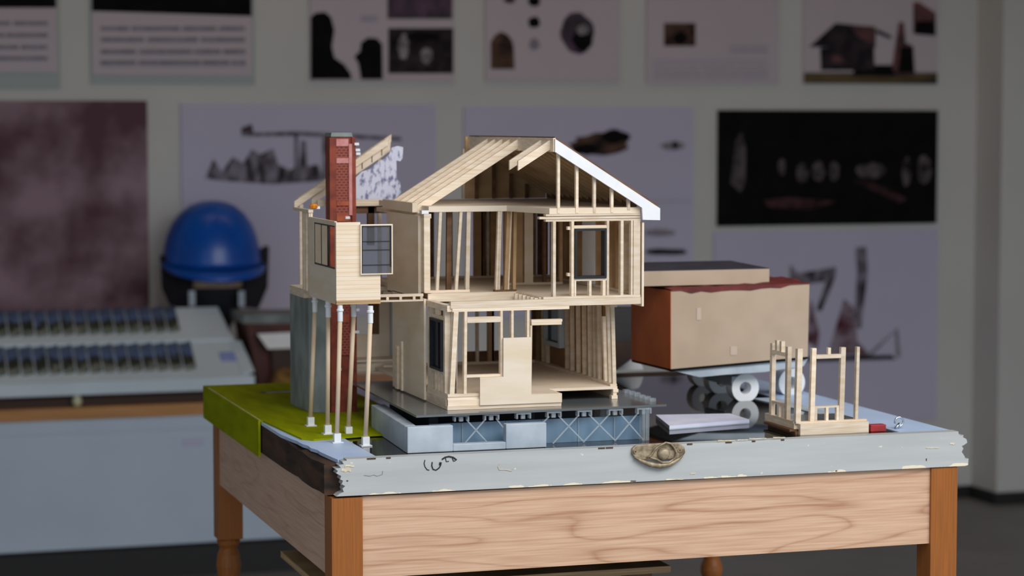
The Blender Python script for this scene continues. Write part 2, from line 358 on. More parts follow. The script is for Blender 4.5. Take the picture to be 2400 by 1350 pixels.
# weathered left stile: brown broken side, painted top
ys = [.0, .02, .05, .075, .1, .13, .16, .19, .22, .26, .3, .374, .79]
side = []
for i, y in enumerate(ys):
    j = 0 if y > .2 else random.uniform(0, .006)
    side.append((-.0215 + j, max(y, .0165), .7165 - (0 if y > .2 else random.uniform(.001, .005))))
m = MB()
for (a, b2) in zip(side[:-1], side[1:]):
    m.hexa([(a[0], a[1], .679), (.0, a[1], .679), (.0, b2[1], .679), (b2[0], b2[1], .679), (a[0], a[1], a[2]), (.0, a[1], .7165), (.0, b2[1], .7165), (b2[0], b2[1], b2[2])])
m.build('left_stile', worn_wood, SH)
tp = [(-.0225 + (0 if y > .2 else .003 + (.2 - y) * .085 + random.uniform(0, .003)), y, .7165) for y in (.79, .6, .374, .3, .25, .2, .185, .17, .155, .14, .12, .1, .085, .05, .03, .0165)]
MB().prism(tp + [(.046, .0165, .7165), (.046, .79, .7165)], (0, 0, .004)).build('painted_stile_top', stile_white, SH)
MB().box(.735, .806, .0165, .79, .679, .7205).build('right_stile', stile_white, SH)
MB().box(.0465, .7345, .745, .79, .679, .7203).build('back_rail', worn_wood, SH)
MB().box(.0465, .7345, .0165, .7445, .712, .7195).build('glass_pane', glass_dark, SH)
# cream and dark chips along the rail's top edge
for px in (860, 905, 1402, 1420, 1610, 1700, 1762, 1830):
    p = at(px, 1060, y=0); w = random.uniform(.004, .012); MB().box(p.x, p.x + w, -.0006, .001, .7214, .7230).build('edge_chip', chip_dark, SH)
def chip(px0, px1, py, h, mat=chip_cream):
    """ragged flake of bare ground coat, in photo pixels along the rail's face"""
    n = 7; up = [(px0 + (px1 - px0) * k / n, py - h * random.uniform(.3, 1)) for k in range(n + 1)]; dn = [(x, y + h * random.uniform(.8, 1.4)) for x, y in up]
    MB().prism([(at(x, y, y=0).x, -.0006, at(x, y, y=0).z) for x, y in up + dn[::-1]], (0, .0016, 0)).build('cream_chip', mat, SH)
chip(1682, 1722, 1033, 2.2); chip(1728, 1752, 1031, 1.4); chip(1756, 1796, 1028, 1.6); chip(1812, 1840, 1025, 1.2); chip(800, 822, 1101, 6); chip(808, 830, 1093, 4); chip(2170, 2200, 1050, 1); chip(2226, 2238, 1040, 2.5); chip(1618, 1630, 1110, 2); chip(1560, 1600, 1124, 1.2)
chip(2170, 2172, 1078, 4, chip_dark); chip(812, 816, 1127, 2, chip_dark); chip(1478, 1490, 1128, 2, chip_dark); chip(1958, 1962, 1104, 2, chip_dark)
# pen scribbles and the faint pencil mark on the rail
def stroke(name, pxs, r, mat):
    pts = [at(x, y, y=-.0002) for x, y in pxs]; return MB().tube(pts, r, 6).build(name, mat, SH)
stroke('ink_mark', [(996, 1078), (994, 1086), (996, 1094), (1001, 1101), (1006, 1102)], .0006, ink)
stroke('ink_mark', [(1013, 1083), (1012, 1092), (1015, 1100), (1022, 1102), (1029, 1097), (1033, 1090), (1034, 1084), (1031, 1084), (1030, 1090)], .0008, ink)
stroke('ink_mark', [(1036, 1077), (1043, 1072), (1052, 1070), (1062, 1072), (1070, 1078)], .0010, ink)
stroke('ink_mark', [(1044, 1074), (1046, 1082), (1052, 1081)], .0006, ink)
stroke('ink_mark', [(1060, 1074), (1063, 1081), (1067, 1080)], .0006, ink)
stroke('ink_mark', [(853, 1114), (866, 1116), (876, 1113), (884, 1116), (896, 1112), (897, 1104)], .0003, p_grey)
stroke('pencil_mark', [(1172, 1086), (1167, 1094), (1170, 1101), (1185, 1101), (1199, 1104), (1202, 1099)], .0006, pencil)
# sash lift latch
def Q(u, v, d=0):      # a point on the latch, from photo pixels on the rail's face
    p = at(u, v, y=0); return Vector((p.x, -d, p.z))
m = MB()
bar_o = [(1478, 1062), (1480, 1049), (1488, 1043), (1520, 1040), (1570, 1037), (1592, 1038), (1602, 1047), (1604, 1060), (1596, 1071), (1580, 1074), (1540, 1078), (1500, 1076), (1486, 1073)]
m.prism([Q(*p) for p in bar_o], (0, -.004, 0))
LT = m.build('sash_latch', brass, SH, bevel=.001); LT['label'] = 'aged brass latch screwed to the grey rail'
m = MB().lathe([(.0002, -.0105), (.004, -.0105), (.0062, -.0095), (.0075, -.007), (.0078, -.004)], tuple(Q(1551, 1062)), 20, 'y'); m.build('latch_knob', brass, LT, smooth=True)
m = MB(); lid = [(1512, 1071), (1522, 1066), (1531, 1052), (1540, 1044), (1556, 1036), (1568, 1038), (1576, 1048), (1582, 1060), (1578, 1072), (1564, 1082), (1548, 1082), (1536, 1076), (1520, 1070)]
m.tube([Q(u, v, .006) for u, v in lid], .0014, 8); m.build('scroll_rim', brass, LT, smooth=True)
m = MB(); lip = [(1484, 1070), (1500, 1079), (1520, 1087), (1545, 1091), (1566, 1087), (1586, 1076), (1596, 1068)]
m.tube([Q(u, v, .0045) for u, v in lip], [.0012, .0022, .003, .0034, .003, .002, .0012], 10); m.build('finger_lip', brass, LT, smooth=True)
for u, v in ((1486, 1057), (1590, 1054)):
    MB().lathe([(.0026, -.0052), (.0028, -.004)], tuple(Q(u, v)), 14, 'y').lathe([(.0009, -.0055), (.0009, -.005)], tuple(Q(u, v)), 8, 'y', 1).build('screw', [brass, chip_dark], LT)

# ------------------------------------------------------------------ green board over the left rear corner
G = thing('green_board', 'moss-green painted board wrapped over the left rear corner of the sash', 'board', (.06, .5, .7206))
gp = [(-.0235, .795), (.17, .795), (.17, .19), (.085, .197), (.03, .185), (.004, .178), (-.008, .192), (-.0205, .372), (-.0235, .374)]
MB().prism([(x, y, .7206) for x, y in gp], (0, 0, .0022)).build('top_sheet', turf, G)
MB().box(-.0265, -.0236, .374, .795, .6745, .7228).build('side_flap', turf, G)
m = MB(); rr = [(-.0236, .374 + k * .03, .7228) for k in range(14)]
for k in range(13): m.bar(rr[k], rr[k + 1], .0016 * random.uniform(.5, 1.2), .0004)
m.build('worn_edge', chip_cream, G)
p0, p1 = at(612, 921, z=.7229), at(680, 917, z=.7229)
MB().box(p0.x, p1.x, p0.y - .002, p0.y + .014, .7228, .7231).box(p0.x + .008, p1.x, p0.y - .002, p0.y + .006, .7231, .7233, 1).build('slot', [chip_dark, concrete], G)
GT = .7228

# ------------------------------------------------------------------ concrete pieces
sl = MB().hexa([(.0555, .436, GT), (.079, .420, GT), (.079, .53, GT), (.0500, .53, GT), (.0555, .436, .883), (.079, .420, .883), (.079, .53, .884), (.0500, .53, .884)])
tag(sl.build('concrete_slab', concrete_d, bevel=.001), 'tall grey concrete slab standing on the green board behind the stilts', 'slab', kind='thing')

FB = .7197
def fx(px): return at(px, 1030, y=.044).x
F = thing('foundation_block', 'pale grey cast foundation wall with openings under the house model', 'foundation', (.17, .15, FB))
x0, x1, x2, x3 = fx(955), fx(1062), fx(1186), fx(1281)
MB().box(x0, x1, .044, .056, FB, .7515).box(x1, x2, .044, .056, FB, .7285).box(x2, x3, .044, .056, FB, .750).build('front_wall', concrete, F, bevel=.001)
MB().hexa([(x0, .0561, FB), (x0 + .014, .0561, FB), (x0 + .030, .27, FB), (x0 + .012, .27, FB), (x0, .0561, .7515), (x0 + .014, .0561, .7515), (x0 + .030, .27, .7515), (x0 + .012, .27, .7515)]).build('side_wall', concrete, F, bevel=.001)
bx1 = fx(1527)
MB().box(x1 - .02, bx1, .078, .081, FB, .7495).build('blue_backing', blue_panel, F)
MB().box(x0 + .035, bx1, .262, .265, FB, .7585).build('dark_backing', slate, F)
for px in (1100, 1205, 1290, 1375, 1460):
    q = fx(px); MB().box(q, q + .0012, .0765, .078, FB, .7493).build('rib', acrylic, F)

# ------------------------------------------------------------------ acrylic deck on clear trusses
D = thing('acrylic_deck', 'smoky acrylic deck sheet on clear plastic trusses under the wooden house', 'deck', (.27, .2, FB))
dk = [(.103, .056), (.430, .068), (.425, .42), (.112, .42)]
MB().prism([(x, y, .7608) for x, y in dk], (0, 0, .0027)).build('deck_sheet', deck_grey, D)
cs = [1092, 1163, 1238, 1310, 1382, 1455, 1522]
def tr(c, full=True):
    x = fx(c); s = .0095; y = .0655
    m = MB().box(x - s, x + s, y - .004, y + .004, .7588, .7606)
    m.box(x - s, x - s + .0022, y - .004, y + .004, .7535, .7588).box(x + s - .0022, x + s, y - .004, y + .004, .7535, .7588).box(x - .0025, x + .0025, y - .002, y + .002, .753, .7588)
    return m.build('bracket', acrylic, D)
for i, c in enumerate(cs):
    bk = tr(c)
    if i < len(cs) - 1 and c not in (1163, 1238):
        a, b2 = fx(c) + .007, fx(cs[i + 1]) - .007
        mid = (a + b2) / 2
        for q0, q1 in ((a, b2 - .001), (b2, a + .001)):
            MB().bar((q0, .0655, .7545), (q1 + (q1 - q0) * .35, .0655, FB + .001), .0016, .0018, (0, 1, 0)).build('brace', acrylic, D)
MB().bar((fx(1175), .0655, .7545), (fx(1200), .0655, .738), .0016, .0018, (0, 1, 0)).build('brace', acrylic, D)
MB().bar((fx(1268), .0655, .738), (fx(1300), .0655, .7545), .0016, .0018, (0, 1, 0)).build('brace', acrylic, D)
m = MB().box(fx(1516), fx(1523), .060, .071, FB, .7588).box(fx(1526), fx(1534), .062, .069, FB, .7606); m.build('end_post', acrylic_dim, D)
for xx in (.17, .30, .40):
    for yy in (.22, .38): MB().box(xx - .005, xx + .005, yy - .005, yy + .005, GT if xx < .175 else FB, .7607).build('rear_post', acrylic_dim, D)
for k in range(6):
    p = at(1468 + k * 12, 921 + k * 4, z=.7635); MB().box(p.x - .004, p.x + .004, p.y - .004, p.y + .004, .7636, .767 + random.uniform(0, .002)).build('clear_lug', acrylic_dim, D)

# ------------------------------------------------------------------ main house model
PZ = .7637
H = thing('house_model', 'birch stick-framed house model with open gable roof on the smoky deck', 'house model', (.28, .27, PZ))
X0, X1, Y0, YB = .153, .405, .093, .455
def stud(parent, x0, x1, y0, y1, z0, z1, lean=0, mat=birch, name='stud'):
    m = MB().hexa([(x0, y0, z0), (x1, y0, z0), (x1, y1, z0), (x0, y1, z0), (x0 + lean, y0, z1), (x1 + lean, y0, z1), (x1 + lean, y1, z1), (x0 + lean, y1, z1)])
    return m.build(name, mat, parent)
# lower floor
XR = .391
m = MB().prism([(x, y, .776) for x, y in ((X0, Y0 + .001), (.299, Y0 + .001), (.299, .140), (XR, .140), (XR, YB), (X0, YB))], (0, 0, .0035))
LF = m.build('lower_floor', ply, H)
MB().box(X0, .299, Y0 - .001, Y0 + .003, .7685, .776).build('rim_board', birch_h, LF)
MB().box(X0 - .001, .299, Y0 - .002, Y0 + .006, PZ, .7684).build('sill_strip', birch_h, LF)
MB().box(X0 - .001, X0 + .003, Y0 + .0062, .345, PZ, .776).build('rim_board', birch_h, LF)
MB().box(.2955, .2989, Y0 + .0062, .45, PZ, .776).build('joist', birch_h, LF)
MB().box(XR - .004, XR, .15, YB, PZ, .776).build('rim_board', birch_h, LF)
MB().box(XR - .006, XR + .001, .139, .146, .7718, .776).box(XR - .008, XR, .139, .147, PZ, .7680).box(XR - .006, XR - .001, .1395, .1465, .768, .7718).build('corner_block', birch_h, LF)
ZF = .7795
# lower left wall
LW = MB().box(X0, X0 + .008, Y0 + .008, .345, ZF, ZF + .0035).build('lower_left_wall', birch_h, H)
MB().box(X0, X0 + .008, Y0 + .002, .345, .884, .8915).build('top_plate', birch_h, LW)
for y in (.1055, .1095, .1665, .1725, .181): stud(LW, X0, X0 + .007, y, y + .0036, ZF + .0035, .884)
for y in (.122, .136, .150): stud(LW, X0 + .0006, X0 + .007, y, y + .004, ZF + .0035, .805)
MB().box(X0, X0 + .007, .1131, .1664, .805, .8085).build('window_sill', birch_h, LW)
MB().box(X0, X0 + .007, .1131, .1664, .8722, .8765).build('header', birch_h, LW)
MB().box(X0 + .0002, X0 + .004, .136, .150, .8767, .884).build('block', birch, LW)
MB().box(X0 + .0072, X0 + .0095, .10, .1865, ZF + .0036, .8838).build('inner_sheet', ply, LW)
wf = MB().box(X0 - .003, X0 + .006, .1134, .1163, .8087, .872).box(X0 - .003, X0 + .006, .163, .1661, .8087, .872).box(X0 - .003, X0 + .006, .1163, .163, .8087, .8117).box(X0 - .003, X0 + .006, .1163, .163, .869, .872).box(X0 - .002, X0 + .006, .130, .1315, .8117, .869)
WFm = wf.build('window_frame', black_frame, LW)
MB().box(X0 + .001, X0 + .002, .1163, .163, .8117, .869).build('pane', black_glass, WFm)
MB().box(X0 - .004, X0 - .0012, .1875, .345, .7655, .893).build('sheathing_panel', ply, LW)
MB().box(X0 - .007, X0 - .0041, .310, .322, .7655, .822).box(X0 - .0065, X0 - .0041, .290, .296, .7655, .83).build('door_trim', birch, LW)
# lower front wall
LFW = MB().box(X0, .193, Y0, Y0 + .0075, ZF, ZF + .0034).build('lower_front_wall', birch_h, H)
MB().box(.159, .310, Y0 + .0002, Y0 + .0076, .8838, .8879).build('top_plate', birch_h, LFW)
MB().box(.157, X1, Y0, Y0 + .008, .888, .8965).build('beam', birch_h, LFW)
stud(LFW, .1555, .1615, Y0, Y0 + .0075, ZF + .0034, .8838, .0055)
stud(LFW, .1735, .177, Y0, Y0 + .0075, ZF + .0034, .8838, .001)
stud(LFW, .2205, .2235, Y0, Y0 + .0075, .7935, .8838)
stud(LFW, .2345, .2375, Y0, Y0 + .0075, .80, .8838)
stud(LFW, .2548, .2580, Y0, Y0 + .0075, ZF, .8838)
stud(LFW, .2581, .2606, Y0, Y0 + .0075, ZF, .8646, .001)
MB().box(.178, .2204, Y0 - .0003, Y0 + .0075, .870, .8768).build('header', birch_h, LFW)
MB().box(.1768, .2204, Y0 - .0003, Y0 + .0075, .8028, .8058).build('window_sill', birch_h, LFW)
MB().box(.2608, .300, Y0, Y0 + .0075, .8648, .8682).box(.2608, .301, Y0 + .0006, Y0 + .0078, .8684, .8716).build('header', birch_h, LFW)
pan = [(.193, .7685), (.299, .7685), (.299, .7795), (.259, .7795), (.259, .8505), (.223, .8505), (.223, .8028), (.193, .8028)]
MB().prism([(x, Y0 - .0042, z) for x, z in pan], (0, .003, 0)).build('sheathing_panel', ply, LFW)
# lower right wall
RW = MB().box(XR - .009, XR, .142, YB - .006, ZF, ZF + .003).build('lower_right_wall', birch_h, H)
MB().box(XR - .009, XR, .142, YB - .006, .8805, .8845).build('top_plate', birch_h, RW)
for i, y in enumerate((.1435, .1585, .174, .197, .214, .234, .256, .280, .305, .326, .410, .428)):
    stud(RW, XR - .0048, XR, y, y + .0055, ZF + .003, .8805 if i not in (2,) else .866, -.003 if i < 3 else -.001)
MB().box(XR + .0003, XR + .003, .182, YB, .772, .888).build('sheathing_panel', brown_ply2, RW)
w2 = MB()
for a in ((.335, .341), (.398, .404)): w2.box(XR - .012, XR - .002, a[0], a[1], .81, .8803)
w2.box(XR - .012, XR - .002, .341, .398, .81, .816)
W2 = w2.build('window_frame', concrete, RW)
MB().box(XR - .007, XR - .005, .341, .398, .816, .8803).build('pane', black_glass, W2)
# lower back wall
BW = MB().box(X0 + .01, XR - .010, YB - .008, YB, ZF, ZF + .0035).build('lower_back_wall', birch_h, H)
MB().box(X0 + .01, XR - .010, YB - .008, YB, .8805, .8845).build('top_plate', birch_h, BW)
for px, w, mm in ((1117, .0035, birch), (1144, .009, ply_dark), (1153, .003, birch), (1248, .005, brown_wood), (1286, .0045, birch), (1295, .0030, birch)):
    x = at(px, 800, y=YB - .008).x; stud(BW, x, x + w, YB - .008, YB - .001, ZF + .0035, .8805, 0, mm)
MB().box(at(1297, 760, y=YB).x, XR - .011, YB - .001, YB + .002, .776, .883).build('sheathing_panel', ply_dark, BW)
m = MB(); m.box(.28, at(1296, 760, y=YB).x, YB + .0001, YB + .0025, .776, .797); m.build('low_panel', brown_wood, BW)
MB().prism([(.172, .12, ZF), (.172, .15, ZF), (.174, .146, .80), (.172, .135, .822), (.171, .125, .842), (.172, .118, .846)], (.0015, .003, 0)).build('paper_scrap', white_paint, LFW)
for k in range(5): MB().box(.166 + k * .001, .170 + k * .001, .118 + k * .003, .1215 + k * .003, ZF + .01 * k, ZF + .01 * k + .007).build('brown_scrap', brown_wood, LFW)

# upper floor
UF = MB().prism([(x, y, .8925) for x, y in ((X0 + .0085, .2), (.277, .2), (.277, Y0 + .0085), (X1, Y0 + .0085), (X1, YB), (X0 + .0085, YB))], (0, 0, .0065)).build('upper_floor', ply, H)
ZU = .899
MB().box(X0 + .004, .277, .1965, .1999, .8885, .8985).build('rim_board', birch_h, UF)
MB().box(.2735, .2769, Y0 + .0085, .196, .8897, .8985).build('rim_board', birch_h, UF)
for k in range(6): MB().box(.2685, .2734, .105 + k * .016, .109 + k * .016, .8897, .8975).build('joist', birch, UF)
for k in range(9): MB().box(X0 + .012, XR - .006, .22 + k * .026, .2236 + k * .026, .8848, .8924).build('joist', brown_wood, UF)
# upper left wall and leaning partition studs
UL = MB().box(X0, X0 + .008, .2005, YB - .01, .9, .9035).build('upper_left_wall', birch_h, H)
MB().box(X0, X0 + .0095, .2005, YB - .01, .994, .9995).build('top_plate', birch_h, UL)
stud(UL, X0, X0 + .008, .2005, .2095, .9035, .994); stud(UL, X0, X0 + .006, .211, .217, .9035, .994)
for y in (.25, .29, .33): stud(UL, X0 + .0002, X0 + .007, y, y + .0045, .9035, .994, 0, brown_wood)
MB().box(X0 - .004, X0 - .0002, .214, .372, .892, .997).build('sheathing_panel', ply, UL)
MB().box(X0 - .003, X0 + .006, .2, .211, .9996, 1.004).build('plate_block', white_paint, UL)
PT = MB().box(X0 + .001, .213, .2003, .207, ZU + .0004, ZU + .0036).build('partition', birch_h, H)
stud(PT, .1685, .1722, .2005, .2065, ZU + .0036, 1.0015, .0045)
stud(PT, .1865, .193, .215, .2205, ZU + .0004, 1.0015, .001, brown_wood)
stud(PT, .1935, .1972, .2005, .2065, ZU + .0036, 1.0015, .0065)
stud(PT, .2075, .2125, .2005, .2065, ZU + .0036, 1.0015, .002)
stud(PT, .2095, .2125, .2075, .2105, ZU + .0004, 1.0015, .002, ply_dark)
PT2 = MB().box(.246, .2755, .2003, .207, ZU + .0004, ZU + .0026).build('partition', brown_wood, H)
stud(PT2, .2475, .2502, .2005, .2065, ZU + .0026, 1.0015, .0035); stud(PT2, .2508, .2533, .2005, .2065, ZU + .0026, 1.0015, .0025)
stud(PT2, .2590, .2635, .2005, .2065, ZU + .0026, 1.0015, .004, ply_dark); stud(PT2, .2637, .2655, .2005, .2065, ZU + .0026, 1.0015, .004)
stud(PT2, .2705, .2745, .2005, .2065, ZU + .0026, 1.0015, .0015, ply_dark)
# inner upper walls
PT3 = MB().box(.29, .372, .30, .307, ZU + .0004, ZU + .0036).build('partition', birch_h, H)
for x, w, mm in ((.2905, .006, ply_dark), (.2985, .0045, ply_dark), (.305, .011, ply_dark), (.3185, .012, ply), (.345, .004, brown_wood), (.356, .003, ply_dark), (.3675, .0045, ply_dark)):
    stud(PT3, x, x + w, .3003, .3067, ZU + .0036, 1.0005, 0, mm)
# upper back wall
UB = MB().box(X0 + .01, X1 - .012, YB - .008, YB, ZU + .0004, ZU + .0036).build('upper_back_wall', birch_h, H)
for px, w, mm in ((1006, .007, brown_wood), (1052, .0055, brown_wood), (1112, .012, ply_dark), (1128, .006, brown_wood), (1141, .0035, birch), (1150, .014, ply_dark), (1226, .016, brown_wood), (1248, .006, ply_dark), (1262, .014, brown_wood), (1302, .012, ply), (1345, .008, ply_dark), (1398, .006, ply_dark), (1410, .003, birch), (1428, .004, brown_wood)):
    x = at(px, 600, y=YB - .008).x
    if x > X0 + .008: stud(UB, x, x + w, YB - .008, YB - .001, ZU + .0036, 1.0, 0, mm)
x = at(1172, 600, y=YB).x
MB().box(x, .30, YB - .0009, YB + .001, ZU, .925).box(x, .30, YB - .0009, YB + .001, .985, 1.0).build('sheathing_panel', brown_wood, UB)
MB().box(X0 + .01, X1 - .012, YB - .008, YB - .0012, .9966, 1.0005).build('top_plate', birch_h, UB)
# upper right wall
UR = MB().box(X1 - .009, X1 - .0003, Y0 + .0085, YB - .01, ZU + .0004, ZU + .0034).build('upper_right_wall', birch_h, H)
MB().box(X1 - .009, X1 - .0003, Y0 + .0085, YB - .01, .9945, .998).build('top_plate', birch_h, UR)
for k in range(13): stud(UR, X1 - .009, X1 - .0003, .108 + k * .0255, .1125 + k * .0255, ZU + .0034, .9945, 0, birch if k < 2 else ply_dark)
MB().box(X1 + .0002, X1 + .0028, Y0 - .002, YB, .885, .990).build('sheathing_panel', ply, UR)
MB().box(X1 - .0105, X1 - .0092, at(1396, 600, x=.396).y, at(1367, 600, x=.396).y, ZU + .004, .994).build('pale_panel', white_paint, UR)
# upper front wall
UFW = MB().box(.276, .404, Y0, Y0 + .008, .8967, .8995).build('upper_front_wall', birch_h, H)
ZS, ZTOP = .8995, .9925
MB().box(.279, .404, Y0, Y0 + .008, ZTOP, .995).box(.271, .404, Y0 + .0008, Y0 + .0085, .9956, .9985).build('top_plate', birch_h, UFW)
for x0, x1 in ((.2885, .2922), (.3126, .3160), (.3590, .3622), (.3775, .3812), (.3945, .4035), (.3912, .3936)): stud(UFW, x0, x1, Y0, Y0 + .0078, ZS, ZTOP)
for x0, x1 in ((.3166, .3188), (.3360, .3390), (.3538, .3578)): stud(UFW, x0, x1, Y0, Y0 + .0078, ZS, .9184)
MB().box(.3162, .3588, Y0, Y0 + .0078, .9184, .9212).build('window_sill', birch_h, UFW)
MB().box(.3162, .3588, Y0, Y0 + .0078, .9836, .9872).build('header', birch_h, UFW)
w = MB().box(.3166, .3194, Y0 - .002, Y0 + .012, .9214, .9834).box(.3556, .3584, Y0 - .002, Y0 + .012, .9214, .9834).box(.3194, .3556, Y0 - .002, Y0 + .012, .9214, .9244).box(.3194, .3556, Y0 - .002, Y0 + .012, .9806, .9834)
w.build('window_frame', black_frame, UFW)
for z in (.9265, .984): MB().box(.3082, .3122, Y0 + .002, Y0 + .008, z - .002, z + .002).build('block', birch, UFW)
# attic floor
AF = MB().prism([(x, y, 1.0018) for x, y in ((X0 + .006, .2), (.262, .2), (.284, Y0 + .001), (.4035, Y0 + .001), (.4035, YB), (X0 + .006, YB))], (0, 0, .0072)).build('attic_floor', ply, H)
MB().box(.279, .4035, Y0 - .0004, Y0 + .009, .9992, 1.0016).build('front_plate', birch_h, AF)
# roof
RZ, SL, RXc = 1.094, .62, .289
def rz(x): return RZ - SL * abs(x - RXc)
RF = MB().box(RXc - .0016, RXc + .0016, Y0 - .003, .478, 1.0785, 1.0955).build('ridge_board', birch_h, H)
MB().box(.4005, .4033, Y0 + .012, .456, 1.0092, rz(.4033) - .0005).build('eave_light_stop', brown_wood, RF)  # strip added to stop light leaking in at the open eave
RF['label'] = 'ridge board with its rafters'
def rafter(y, xa, xb, t=.0042, hgt=.0118, mat=birch_h):
    return MB().prism([(xa, y - t / 2, rz(xa)), (xb, y - t / 2, rz(xb)), (xb, y - t / 2, rz(xb) - hgt), (xa, y - t / 2, rz(xa) - hgt)], (0, t, 0)).build('rafter', mat, RF)
for y in (.235, .269, .302, .334, .368): rafter(y, RXc - .0017, .1535)
for y in (.1035, .1385): rafter(y, RXc - .0017, .246)
for k in range(14): rafter(.1035 + k * .0255, RXc + .0017, .4065, .005, .0118, ply_dark)
MB().prism([(RXc + .001, Y0 - .001, rz(RXc) + .0004), (.4265, Y0 - .001, rz(.4265) + .0004), (.4265, Y0 - .001, rz(.4265) + .0030), (RXc + .001, Y0 - .001, rz(RXc) + .0030)], (0, .37, 0)).build('roof_sheet', brown_wood, RF)
rk = [(RXc, RZ + .0005), (.4275, 1.0075), (.4275, .9928), (.4045, .9936), (.4035, 1.0085), (RXc, RZ - .0155)]
RB = MB().prism([(x, Y0 - .0062, z) for x, z in rk], (0, .0035, 0)).build('rake_board', white_paint, RF); RB['label'] = 'white rake board on the gable edge'
for x in (.2942, .3183, .3413, .3644, .3866): stud(RF, x, x + .0034, Y0 + .0002, Y0 + .0055, 1.003 if x < .38 else 1.006, rz(x + .0034) - .0118, 0, birch, 'gable_stud')
MB().box(.1465, .1533, .2325, .385, 1.0005, 1.0125).build('fascia', ply, RF)
bgp = [(.283, 1.0094), (.283, 1.0955), (.289, 1.094), (.4, rz(.4) - .0002), (.4, 1.0094)]
MB().prism([(x, .456, z) for x, z in bgp], (0, .003, 0)).build('back_gable_panel', ply_dark, RF)
for x in (.296, .321, .346, .369): stud(RF, x, x + .0036, .449, .4555, 1.0094, rz(x + .0036) - .0125, 0, brown_wood, 'gable_stud')
MB().box(.281, .2855, .462, .470, 1.0094, 1.078).build('ridge_post', ply, RF)
MB().box(.285, .293, .40, .43, 1.0957, 1.0966).build('glue_smear', chip_dark, RF)
# rear wing joined to the house
WG = MB().box(.124, .19, .462, .500, .7725, .786).box(.122, .19, .458, .5, .7865, .7895).build('rear_wing', birch_h, H)
g_ = lambda px: at(px, 780, y=.4995).x
MB().box(g_(832), g_(930), .4995, .5025, .7895, .8205).box(g_(889), g_(930), .4995, .5025, .8205, .885).box(g_(830), g_(836), .4995, .5025, .8205, .885).build('wing_wall', ply, WG)
MB().box(g_(864), g_(888), .4995, .503, .8207, .885).build('wing_post', brown_wood, WG)
MB().box(g_(914), g_(920), .494, .4994, .7895, .885).build('wing_post', concrete, WG)
MB().box(.1215, .185, .44, .4994, .8855, .8915).build('wing_floor', birch_h, WG)
hx = at(864, 560, y=.474).x
MB().box(hx, hx + .009, .4765, .4845, .946, 1.000).build('hanging_post', brown_wood, WG)
MB().box(.077, .176, .470, .476, 1.0005, 1.0095).build('wing_beam', birch_h, WG)
MB().box(.1, .176, .4765, .482, .99, 1.0004).build('wing_beam', brown_wood, WG)
# joist bridge to the stilt room
JB = MB().box(.0865, X0 - .0045, .188, .191, .8965, .9).box(.0865, X0 - .0045, .188, .191, .8905, .8926).build('joist_bridge', birch_h, H)
for x in (.0872, .1005, .1175, .135, .1445): MB().box(x, x + .0032, .188, .191, .8926, .8965).build('joist', birch, JB)

MB().box(.0865, X0 - .0045, .1925, .194, .8905, .8995).build('gap_darkening_board', brown_wood, JB)  # brown board added so the gaps between the joists look dark
# ------------------------------------------------------------------ stilt room
A = thing('stilt_room', 'small wooden room on five slim white-capped stilts left of the house', 'model room', (.055, .24, GT))
fs = [(.028, .8965), (.0838, .8965), (.0838, .929), (.0585, .929), (.0585, .9925), (.028, .9925)]
MB().prism([(x, .152, z) for x, z in fs], (0, .0035, 0)).build('front_siding', siding, A)
MB().box(.028, .0838, .1515, .156, .8915, .8964).build('base_strip', stool_ply, A)
MB().box(.0312, .0838, .1561, .352, .8915, .8965).build('floor_plate', birch_h, A)
oy0, oy1 = at(785, 600, x=.028).y, at(736, 580, x=.028).y
LWp = MB().box(.028, .031, .1561, oy0, .8915, .9925).box(.028, .031, oy1, .3045, .8915, .9935).box(.028, .031, oy0, oy1, .8915, .9345).box(.028, .031, oy1 - (oy1 - oy0) * .99, oy1, .988, .9935).build('left_wall', ply, A)
wy = [oy0, oy0 + (oy1 - oy0) * .36, oy0 + (oy1 - oy0) * .66, oy1]
m = MB()
for y in (wy[0] + .0004, wy[1], wy[2], wy[3] - .0016): m.box(.0284, .0306, y, y + .0014, .9347, .9877)
m.box(.0284, .0306, wy[0], wy[3], .9345, .9362).box(.0284, .0306, wy[0], wy[3], .9862, .9879)
BF = m.build('window_frame', black_frame, A)
for a, b2 in ((wy[1] + .003, wy[2] - .0014), (wy[2] + .003, wy[3] - .003)): MB().box(.0288, .0302, a, b2, .9368, .9858).build('shutter_panel', shutter, BF)
for y in (.3065, .323, .3405): stud(A, .0282, .0335, y, y + .0055, .8965, .9985)
MB().box(.0305, .033, .3055, .346, .8967, .998).build('rear_panel', ply, A)
MB().box(.0275, .0338, .305, .4, .9987, 1.0025).build('top_rail', birch_h, A)
MB().box(.031, .0795, .352, .44, .885, .8965).build('rear_plate', birch_h, A)
f = MB().box(.0580, .0594, .1485, .152, .9278, .9898).box(.0972, .0988, .1485, .152, .9278, .9898).box(.0594, .0972, .1485, .152, .9278, .9292).box(.0594, .0972, .1485, .152, .9880, .9898)
FW_ = f.build('window_frame', ply, A)
q = MB().box(.0594, .0606, .149, .1516, .9292, .988).box(.0955, .0972, .149, .1516, .937, .988).box(.0606, .0955, .149, .1516, .9865, .988)
for z in (.9685, .958, .9395): q.box(.0606, .0955, .149, .1516, z - .0005, z + .0006)
q.build('muntin', black_frame, FW_)
MB().box(.0594, .0972, .1502, .1506, .9292, .988).build('pane', tinted, FW_)
